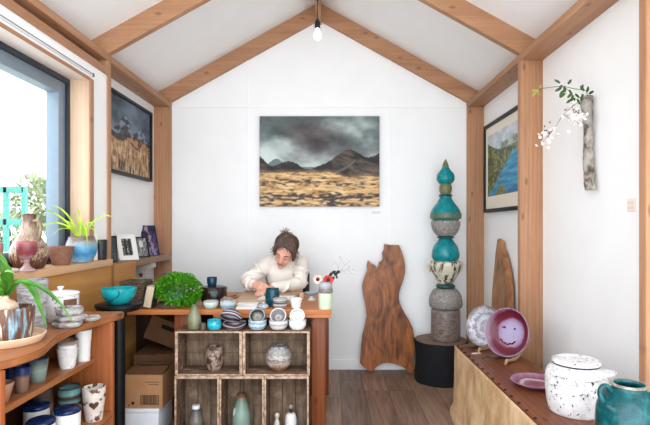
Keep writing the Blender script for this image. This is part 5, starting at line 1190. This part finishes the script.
for (px,py,dx,dy) in [(562,85,-.5,-.9),(564,86,.3,-1),(566,88,-.6,-.8),(561,88,-.9,-.5),(562,91,-.3,-1),(565,93,-.7,-.7),(569,90,.6,-.8),(572,93,-.6,-.7),(573,95,-.2,-1),(575,98,-.5,-.9),(577,99,.5,-.8),(572,99,-.8,-.6),(575,94,.7,-.5),(568,84,.5,.6),(560,83,-.7,.5),(581,90,.4,.9),(584,91,-.5,.8),(587,92,.3,.9),(589,94,.8,.5),(583,94,-.3,-.9)]:
    pin(bm, px, py, dx, dy, -0.06)
obj('green_leaves', bm, lgm, t)
obj('leaf_stem', tube(BM(), curvepts([wv_(562,86,-0.08),wv_(568,90,-0.07),wv_(574,97,-0.06)],5), 0.0013, 5), vine, t)
bm = BM()
for (px,py,dx,dy) in [(538,89.5,-.6,-.9),(536,90,-.9,-.2),(535,92,-.4,-1),(538,92,.3,-1),(533.5,93,-.2,-1),(540,88.5,.2,.8)]: pin(bm, px, py, dx, dy, -0.12, 0.022, 0.009)
obj('yellow_leaves', bm, ygm, t)
stem2 = [wv_(587,97,0),wv_(581,100,-0.05),wv_(572,107,-0.07),wv_(563,115,-0.09),wv_(556,126,-0.1),wv_(549,135,-0.11),wv_(543,142,-0.11)]
obj('flower_stem', tube(BM(), curvepts(stem2,6), 0.0014, 6), plain('dark_vine', c(86,70,58), 0.7, 0.1), t)
bm = BM(); rnd = random.Random(12)
spots = []
for i in range(46): spots.append((rnd.gauss(575,5), rnd.gauss(115,5)))
for i in range(16): spots.append((rnd.gauss(551,5), rnd.gauss(133,4)))
for i in range(12): spots.append((rnd.gauss(544,3), rnd.gauss(140,5)))
for (px,py) in spots:
    p = wv_(px,py,rnd.uniform(-0.12,-0.04)); nrm = Vector((rnd.uniform(-.7,.7),-1,rnd.uniform(-.6,.6))).normalized()
    u = nrm.orthogonal().normalized(); w_ = nrm.cross(u)
    for k in range(5):
        a = k*1.2566; q = u*math.cos(a)+w_*math.sin(a)
        leaf(bm, [p,p+q*0.005,p+q*0.0095+nrm*0.002], 0.006, tuple(nrm), None, 0.05, 2)
obj('blossoms', bm, plain('pinkish_blossom', c(238,226,222), 0.6, 0.03), t)
dv = plain('dark_vine', c(86,70,58), 0.7, 0.1)
for i in range(14):
    px,py = spots[rnd.randrange(len(spots))]; a = wv_(px,py,-0.09); j = min(range(len(stem2)), key=lambda q:(stem2[q]-a).length)
    obj('twiglet', tube(BM(), [stem2[j], (stem2[j]+a)/2+Vector((0,0,0.005)), a], 0.0009, 5), dv, t)
for i in range(20):
    px,py = (rnd.gauss(573,4), rnd.gauss(111,3)) if i < 11 else (rnd.gauss(552,5), rnd.gauss(130,4))
    obj('bud', ball(BM(), wv_(px,py,-0.09 if i > 10 else -0.05), 0.0045, 1), dv, t)
# ================================================================ PERSON
def hull(bm, a, ra, b2, rb, sub=2):
    t = bmesh.new()
    for p, r in ((a, ra), (b2, rb)):
        s = bmesh.ops.create_icosphere(t, subdivisions=sub, radius=r)
        bmesh.ops.translate(t, vec=Vector(p), verts=s['verts'])
    res = bmesh.ops.convex_hull(t, input=t.verts[:])
    dele = [e for e in res['geom_interior'] if isinstance(e, bmesh.types.BMVert)]
    if dele: bmesh.ops.delete(t, geom=dele, context='VERTS')
    bmesh.ops.recalc_face_normals(t, faces=t.faces)
    return absorb(bm, t)
def chain(bm, pts, rs):
    for i in range(len(pts)-1): hull(bm, pts[i], rs[i], pts[i+1], rs[i+1])
def ell(bm, cen, axes, rad):
    M = Matrix((( axes[0].x*rad[0], axes[1].x*rad[1], axes[2].x*rad[2], cen.x),(axes[0].y*rad[0],axes[1].y*rad[1],axes[2].y*rad[2],cen.y),(axes[0].z*rad[0],axes[1].z*rad[1],axes[2].z*rad[2],cen.z),(0,0,0,1)))
    t = bmesh.new(); bmesh.ops.create_icosphere(t, subdivisions=3, radius=1); bmesh.ops.transform(t, matrix=M, verts=t.verts)
    bmesh.ops.recalc_face_normals(t, faces=t.faces); return absorb(bm, t)
def fuse(name, bm, m, parent, vox, smooth=6, fac=0.5):
    o = obj(name, bm, m)
    r = o.modifiers.new('r','REMESH'); r.mode = 'VOXEL'; r.voxel_size = vox
    s = o.modifiers.new('s','SMOOTH'); s.iterations = smooth; s.factor = fac
    bpy.context.view_layer.update()
    me = bpy.data.meshes.new_from_object(o.evaluated_get(bpy.context.evaluated_depsgraph_get()))
    o.modifiers.clear(); old = o.data; o.data = me; me.name = name; bpy.data.meshes.remove(old)
    if not me.materials: me.materials.append(m)
    me.shade_smooth(); o.parent = parent
    return o
root = thing('person', 'person in a cream jumper bent over the desk drawing, brown hair in a bun', 'person', (0,0,0))
V = Vector
skin = glaze('skin', [(0.3,c(206,148,124)),(0.7,c(226,174,150))], None, 12, rough=0.5, bmp=0.03)
hip = V((-0.40,4.07,0.55)); waist = V((-0.395,4.05,0.74)); chest = V((-0.385,3.96,0.94)); nb = V((-0.378,3.885,1.055))
shR = V((-0.510,3.90,1.00)); shL = V((-0.245,3.90,1.00))
elR = V((-0.650,3.715,0.862)); wrR = V((-0.572,3.545,0.872))
elL = V((-0.236,3.70,0.858)); wrL = V((-0.432,3.525,0.856))
# head frame
u = V((0.22,-0.50,0.84)).normalized(); f = V((-0.22,-0.80,-0.48)); f = (f - u*f.dot(u)).normalized(); s = f.cross(u).normalized()   # s: viewer-left..right
hc = P(285,252.5,3.755) 
def H(a, b2, c2): return hc + s*a + f*b2 + u*c2
bm = BM()
ell(bm, H(0,-0.012,0.035), (s,f,u), (0.072,0.092,0.082))
ell(bm, H(0,0.022,-0.025), (s,f,u), (0.060,0.066,0.078))
ell(bm, H(0,0.035,-0.075), (s,f,u), (0.042,0.045,0.035))
ball(bm, H(0,0.068,-0.096), 0.019)
hull(bm, H(0,0.086,0.010), 0.009, H(0,0.104,-0.028), 0.012)       # nose
for k in (-1,1):
    ball(bm, H(k*0.010,0.096,-0.032), 0.009)
    ball(bm, H(k*0.036,0.062,-0.028), 0.024)                         # cheeks
    hull(bm, H(k*0.016,0.086,0.020), 0.009, H(k*0.046,0.070,0.022), 0.009)  # brows
    ell(bm, H(k*0.030,0.075,0.002), (s,f,u), (0.015,0.011,0.010))      # lids
    ell(bm, H(k*0.074,-0.005,-0.012), (s,f,u), (0.010,0.020,0.031))    # ears
ell(bm, H(0,0.080,-0.060), (s,f,u), (0.023,0.013,0.010))             # mouth
chain(bm, [H(0,-0.03,-0.03), nb+V((0,0.01,0.0)), chest+V((0,0.045,0))], [0.055,0.055,0.07])
chain(bm, [hip, waist, chest+V((0,0.04,-0.02))], [0.115,0.10,0.085])
for sh, el, wr in ((shR,elR,wrR),(shL,elL,wrL)):
    chain(bm, [chest+V((0,0.04,0.04)), sh, el, wr], [0.05,0.046,0.034,0.025])
# legs (under the desk)
for k in (-1,1):
    hp = hip+V((k*0.09,-0.02,-0.02)); kn = V((hip.x+k*0.13,3.66,0.50)); an = V((hip.x+k*0.13,3.70,0.09)); toe = V((hip.x+k*0.14,3.56,0.045))
    chain(bm, [hp,kn,an], [0.085,0.055,0.036]); chain(bm, [an+V((0,0.02,-0.04)),toe], [0.04,0.035])
def hand(bm, wr, a, n, side, curls, thumb, sc=0.95):
    a = a.normalized(); n = (n - a*n.dot(a)).normalized(); t_ = a.cross(n)*side      # t_: thumb side
    kn = wr + a*0.082*sc
    for o_ in (-0.028,-0.009,0.010,0.028):
        hull(bm, wr + t_*o_*0.6*sc, 0.014*sc, kn + t_*o_*sc, 0.0105*sc)
    for i,(o_,ln) in enumerate(((0.029,0.92),(0.010,1.0),(-0.009,0.94),(-0.028,0.75))):
        p = kn + t_*o_*sc; ang = 0; rr = 0.0092*sc
        pts, rs = [p - a*0.01], [0.0105*sc]
        for j,l in enumerate((0.043,0.027,0.020)):
            ang += curls[i][j]; d = a*math.cos(R(ang)) + n*math.sin(R(ang)) + t_*(o_*1.2 if j==0 else 0)
            p = p + d.normalized()*l*ln*sc; pts.append(p); rs.append(rr*(0.97-0.09*j))
        chain(bm, pts, rs)
        if i == 0: tip = p
    b0 = wr + a*0.022*sc + t_*0.022*sc; pts = [b0]; d = (a*thumb[0] + t_*thumb[1] + n*thumb[2]).normalized()
    p1 = b0 + d*0.042*sc; d2 = (d*0.75 + a*0.55 - t_*0.15 + n*0.15).normalized(); p2 = p1 + d2*0.030*sc; p3 = p2 + (d2*0.8+a*0.4-t_*0.3).normalized()*0.024*sc
    chain(bm, [b0,p1,p2,p3], [0.0145*sc,0.0115*sc,0.0100*sc,0.0085*sc])
    return tip, p3
tipR, thR = hand(bm, wrR, V((0.66,-0.70,-0.12)), V((0.66,0.52,-0.52)), 1, [(30,38,18),(42,46,24),(56,56,30),(64,60,32)], (0.74,0.35,0.42))
tipL, thL = hand(bm, wrL, V((-0.62,-0.72,-0.10)), V((0,0.0,-1)), -1, [(14,20,12),(16,22,12),(20,24,14),(24,26,14)], (0.62,0.7,0.2))
body = fuse('body', bm, skin, root, 0.0052, 4, 0.5)
# clothing
knit = None
m, nt, b = newmat('cream_knit', 0.85); n1 = noise(nt, coords(nt), 120, 3); n2 = noise(nt, coords(nt), 7, 4)
L(nt, ramp(nt, n2, [(0.3,c(230,221,210)),(0.7,c(244,237,228))]), b.inputs['Base Color']); bump(nt,b,n1,0.25,0.003); knit = m
bm = BM()
ell(bm, chest+V((0,0.045,0.01)), (V((1,0,0)),V((0,1,0)),V((0,0,1))), (0.160,0.10,0.13))
ell(bm, chest+V((-0.005,-0.035,-0.055)), (V((1,0,0)),V((0,1,0)),V((0,0,1))), (0.150,0.125,0.150))
ell(bm, waist+V((0,0,0.02)), (V((1,0,0)),V((0,1,0)),V((0,0,1))), (0.155,0.12,0.15))
ell(bm, hip+V((0,-0.01,0.05)), (V((1,0,0)),V((0,1,0)),V((0,0,1))), (0.175,0.14,0.11))
chain(bm, [chest+V((-0.04,0.06,0.06)), shR, elR+V((0,0.0,0.005)), wrR+(elR-wrR)*0.10], [0.085,0.064,0.050,0.037])
chain(bm, [chest+V((0.04,0.06,0.06)), shL, elL+V((0,0,0.005)), wrL+(elL-wrL)*0.12], [0.085,0.064,0.050,0.037])
hull(bm, shR+V((0.03,0.0,0.0)), 0.064, nb+V((-0.02,0.02,-0.045)), 0.07); hull(bm, shL+V((-0.03,0.0,0.0)), 0.064, nb+V((0.02,0.02,-0.045)), 0.07)
for wr, el in ((wrR,elR),(wrL,elL)):
    d = (el-wr).normalized(); chain(bm, [wr+d*0.014, wr+d*0.055], [0.036,0.037])
# sleeve folds
rnd = random.Random(4)
for sh, el, wr in ((shR,elR,wrR),(shL,elL,wrL)):
    for q in (0.45,0.6,0.75,0.9):
        p = sh.lerp(el,q); d = (el-sh).normalized(); o1 = d.orthogonal(); o2 = d.cross(o1)
        prev = None
        for k in range(7):
            a = k*0.6+q*5; pt = p + (o1*math.cos(a)+o2*math.sin(a))*(0.057-0.012*q) + d*0.03*math.sin(k)
            if prev: hull(bm, prev, 0.011, pt, 0.011, 1)
            prev = pt
    for q in (0.15,0.35,0.6):
        p = el.lerp(wr,q); d = (wr-el).normalized(); o1 = d.orthogonal(); o2 = d.cross(o1); prev = None
        for k in range(6):
            a = k*0.6+q*7; pt = p + (o1*math.cos(a)+o2*math.sin(a))*(0.044-0.010*q) + d*0.025*math.sin(k*0.8)
            if prev: hull(bm, prev, 0.009, pt, 0.009, 1)
            prev = pt
jumper = fuse('jumper', bm, knit, root, 0.0075, 5, 0.5)
bm = BM(); cpts = []
for k in range(13):
    a = 2*math.pi*k/12; cpts.append(nb + V((0.072*math.cos(a), 0.0-0.052*math.sin(a)-0.004, -0.012-0.040*max(0,math.sin(a)))))
obj('collar', tube(BM(), curvepts(cpts,4), 0.012, 8), knit, jumper)
bm.free()
bm = BM()
for k in (-1,1):
    hp = hip+V((k*0.09,-0.02,-0.02)); kn = V((hip.x+k*0.13,3.66,0.50)); an = V((hip.x+k*0.13,3.70,0.12))
    chain(bm, [hp,kn,an], [0.098,0.070,0.055])
chain(bm, [hip+V((-0.06,0,0)),hip+V((0.06,0,0))],[0.115,0.115])
fuse('trousers', bm, plain('dark_denim', c(44,52,72), 0.8, 0.08), root, 0.009, 4)
for k in (-1,1):
    bm = BM(); an = V((hip.x+k*0.13,3.72,0.05)); toe = V((hip.x+k*0.14,3.55,0.045)); chain(bm,[an,toe],[0.048,0.044])
    for v in bm.verts: v.co.z = max(v.co.z, 0.002)
    obj('shoe', bm, plain('dark_shoe', c(50,44,40), 0.6, 0.05), root)
# hair
m, nt, b = newmat('brown_hair', 0.45); n1 = noise(nt, coords(nt,(1,1,1)), 55, 4, 0.6, 1.5)
L(nt, ramp(nt, n1, [(0.3,c(44,32,25)),(0.55,c(92,68,54)),(0.75,c(138,108,86))]), b.inputs['Base Color']); bump(nt,b,n1,0.6,0.006); hm = m
bm = BM()
ell(bm, H(0.006,-0.036,0.056), (s,f,u), (0.093,0.100,0.086))
ell(bm, H(0.006,-0.050,0.005), (s,f,u), (0.094,0.078,0.088))
for k in (-1,1):
    hull(bm, H(k*0.055,0.030,0.075), 0.032, H(k*0.078,0.012,0.01), 0.020)
    hull(bm, H(k*0.078,0.012,0.01), 0.019, H(k*0.076,0.004,-0.045), 0.012)
hull(bm, H(-0.045,0.040,0.078), 0.020, H(0.0,0.046,0.094), 0.020); hull(bm, H(0.0,0.046,0.094), 0.020, H(0.060,0.036,0.066), 0.024); hull(bm, H(0.060,0.036,0.066), 0.022, H(0.082,0.020,0.010), 0.018)
ell(bm, H(0.020,-0.030,0.140), (s,f,u), (0.028,0.030,0.024))            # bun
ell(bm, H(0.034,-0.038,0.148), (s,f,u), (0.016,0.018,0.016))
hair = fuse('hair', bm, hm, root, 0.006, 3, 0.5)
bm = BM(); rnd = random.Random(6)
for i in range(70):
    a = rnd.uniform(0,6.28); cc = H(0.024,-0.034,0.142); r0 = 0.02
    p = cc + s*math.cos(a)*r0 + u*math.sin(a)*r0 + f*rnd.uniform(-.02,.02)
    q = (s*math.cos(a+rnd.uniform(-.8,.8)) + u*math.sin(a+rnd.uniform(-.5,.9)) + f*rnd.uniform(-.6,.6)).normalized()
    tube(bm, [p,p+q*0.022+u*0.003,p+q*rnd.uniform(0.03,0.05)+s*rnd.uniform(-.015,.015)], [0.0022,0.0017,0.0008], 4)
for k in (-1,1):
    for i in range(22):
        p = H(k*(0.072+rnd.uniform(0,.018)), rnd.uniform(-.03,.03), rnd.uniform(-.04,.06)); q = (s*k*rnd.uniform(.2,.9) - u*rnd.uniform(.2,1) + f*rnd.uniform(-.4,.5)).normalized()
        tube(bm, [p,p+q*0.022,p+q*0.045-u*0.01], [0.002,0.0016,0.0007], 4)
for i in range(90):   # strands swept over the crown towards the bun
    a = rnd.uniform(-1.3,1.3); st_ = H(math.sin(a)*0.082, 0.062*math.cos(a)+0.012, 0.070+rnd.uniform(-.03,.02))
    e_ = H(0.012+rnd.uniform(-.02,.02), -0.03, 0.138); mid = (st_+e_)/2; mid = H(0,-0.02,0.045)+(mid-H(0,-0.02,0.045)).normalized()*0.098
    tube(bm, curvepts([st_,mid,e_],4), 0.0019, 4)
for i in range(260):   # surface locks
    a = rnd.uniform(-2.6,2.6); h0 = rnd.uniform(0.035,0.09) if abs(a) < 1.25 else rnd.uniform(-0.03,0.09); cc = H(0.006,-0.036,0.056)
    def on(a_, h_):
        k_ = max(0.05, 1-(h_/0.088)**2)**0.5; return cc + s*math.sin(a_)*0.095*k_ + f*math.cos(a_)*0.102*k_ + u*h_
    tube(bm, curvepts([on(a,h0-(0.012 if abs(a) < 1.25 else 0.03)), on(a*0.9,h0), on(a*0.75,min(0.08,h0+0.04))],3), [0.0026,0.003,0.003,0.003,0.0026,0.002,0.0012], 4)
obj('loose_strands', bm, hm, hair)
# face details
lipm = plain('lip', c(176,92,84), 0.45, 0.04)
bm = BM(); tube(bm, curvepts([H(-0.022,0.083,-0.058),H(-0.008,0.0935,-0.0555),H(0,0.092,-0.057),H(0.008,0.0935,-0.0555),H(0.022,0.083,-0.058)],4), [0.0015]+[0.0034]*15+[0.0015], 6)
tube(bm, curvepts([H(-0.020,0.083,-0.061),H(0,0.093,-0.0665),H(0.020,0.083,-0.061)],5), [0.0015]+[0.0038]*9+[0.0015], 6)
obj('lips', bm, lipm, root)
for k in (-1,1):
    obj('eyebrow', tube(BM(), curvepts([H(k*0.014,0.0945,0.023),H(k*0.032,0.089,0.030),H(k*0.050,0.074,0.024)],4), [0.0032]*7+[0.0014,0.001], 6), hm, root)
    obj('eyelashes', tube(BM(), curvepts([H(k*0.016,0.084,-0.003),H(k*0.030,0.0865,-0.006),H(k*0.045,0.079,-0.002)],4), 0.0016, 6), plain('dark_lash', c(40,26,22), 0.6, 0.02), root)
# pen in the hand
pb_ = (tipR+thR)/2; pdir = V((-0.20,0.10,0.55)).normalized(); p0 = V((pb_.x,pb_.y,pb_.z)) - pdir*((pb_.z-(BZ+0.003))/pdir.z)
t = thing('pen', 'dark slim pen held in the hand of the person at the desk', 'pen', tuple(p0))
obj('barrel', tube(BM(), [pdir*0.012,pdir*0.13], 0.0042, 10), plain('black_plastic', c(24,24,25), 0.4, 0.03), t)
obj('nib', tube(BM(), [pdir*0.0,pdir*0.012], [0.0008,0.0040], 10), plain('grey_tin', c(120,118,116), 0.35, 0.05, metal=0.6), t)
# chair
chm = plain('black_chair', c(28,28,30), 0.5, 0.05)
t = thing('chair', 'black chair the person at the desk is sitting on', 'chair', (-0.36,4.08,0))
obj('seat', box(BM(), -0.20, 0.20, -0.20, 0.17, 0.395, 0.425, 0.01), chm, t)
obj('backrest', box(BM(), -0.17, 0.165, 0.185, 0.205, 0.60, 0.90, 0.008), chm, t)
for sx2 in (-0.15,0.145):
    obj('leg', box(BM(), sx2-0.015, sx2+0.015, -0.19, -0.16, 0, 0.395, 0.003), chm, t)
    obj('leg', box(BM(), sx2-0.015, sx2+0.015, 0.155, 0.184, 0, 0.82, 0.003), chm, t)
# ================================================================ CAMERA, SKY, DAYLIGHT
sc = bpy.context.scene
cam = bpy.data.cameras.new('camera'); co = bpy.data.objects.new('camera', cam); C.objects.link(co)
co.location = (0,0,EYE); co.rotation_euler = (R(90),0,0)
cam.sensor_width = 36; cam.lens = F/650*36; cam.sensor_fit = 'HORIZONTAL'
cam.shift_x = -(VX-325)/650; cam.shift_y = (VY-212.5)/650; cam.clip_start = 0.05
sc.camera = co
wd = bpy.data.worlds.new('sky'); sc.world = wd; wd.use_nodes = True
bg = wd.node_tree.nodes['Background']; bg.inputs[0].default_value = (0.86,0.93,1.0,1); bg.inputs[1].default_value = SKY
def portal(name, loc, rot, sx2, sy2):
    l = bpy.data.lights.new(name,'AREA'); l.shape = 'RECTANGLE'; l.size = sx2; l.size_y = sy2; l.cycles.is_portal = True
    o = bpy.data.objects.new(name, l); C.objects.link(o); o.location = loc; o.rotation_euler = rot
portal('window_daylight', (-1.72,(WY0+WY1)/2,1.64), (0,R(-90),0), 1.15, WY1-WY0)
portal('open_end_daylight', (RX,YN+0.01,1.65), (R(90),0,0), 3.0, 3.3)  # sampling portal across the open end; no door stands there
sc.view_settings.view_transform = 'Standard'; sc.view_settings.look = 'None'; sc.view_settings.gamma = 1; sc.view_settings.use_curve_mapping = False
sc.view_settings.exposure = EXPO
sc.cycles.use_denoising = True; sc.cycles.max_bounces = 10; sc.cycles.diffuse_bounces = 6
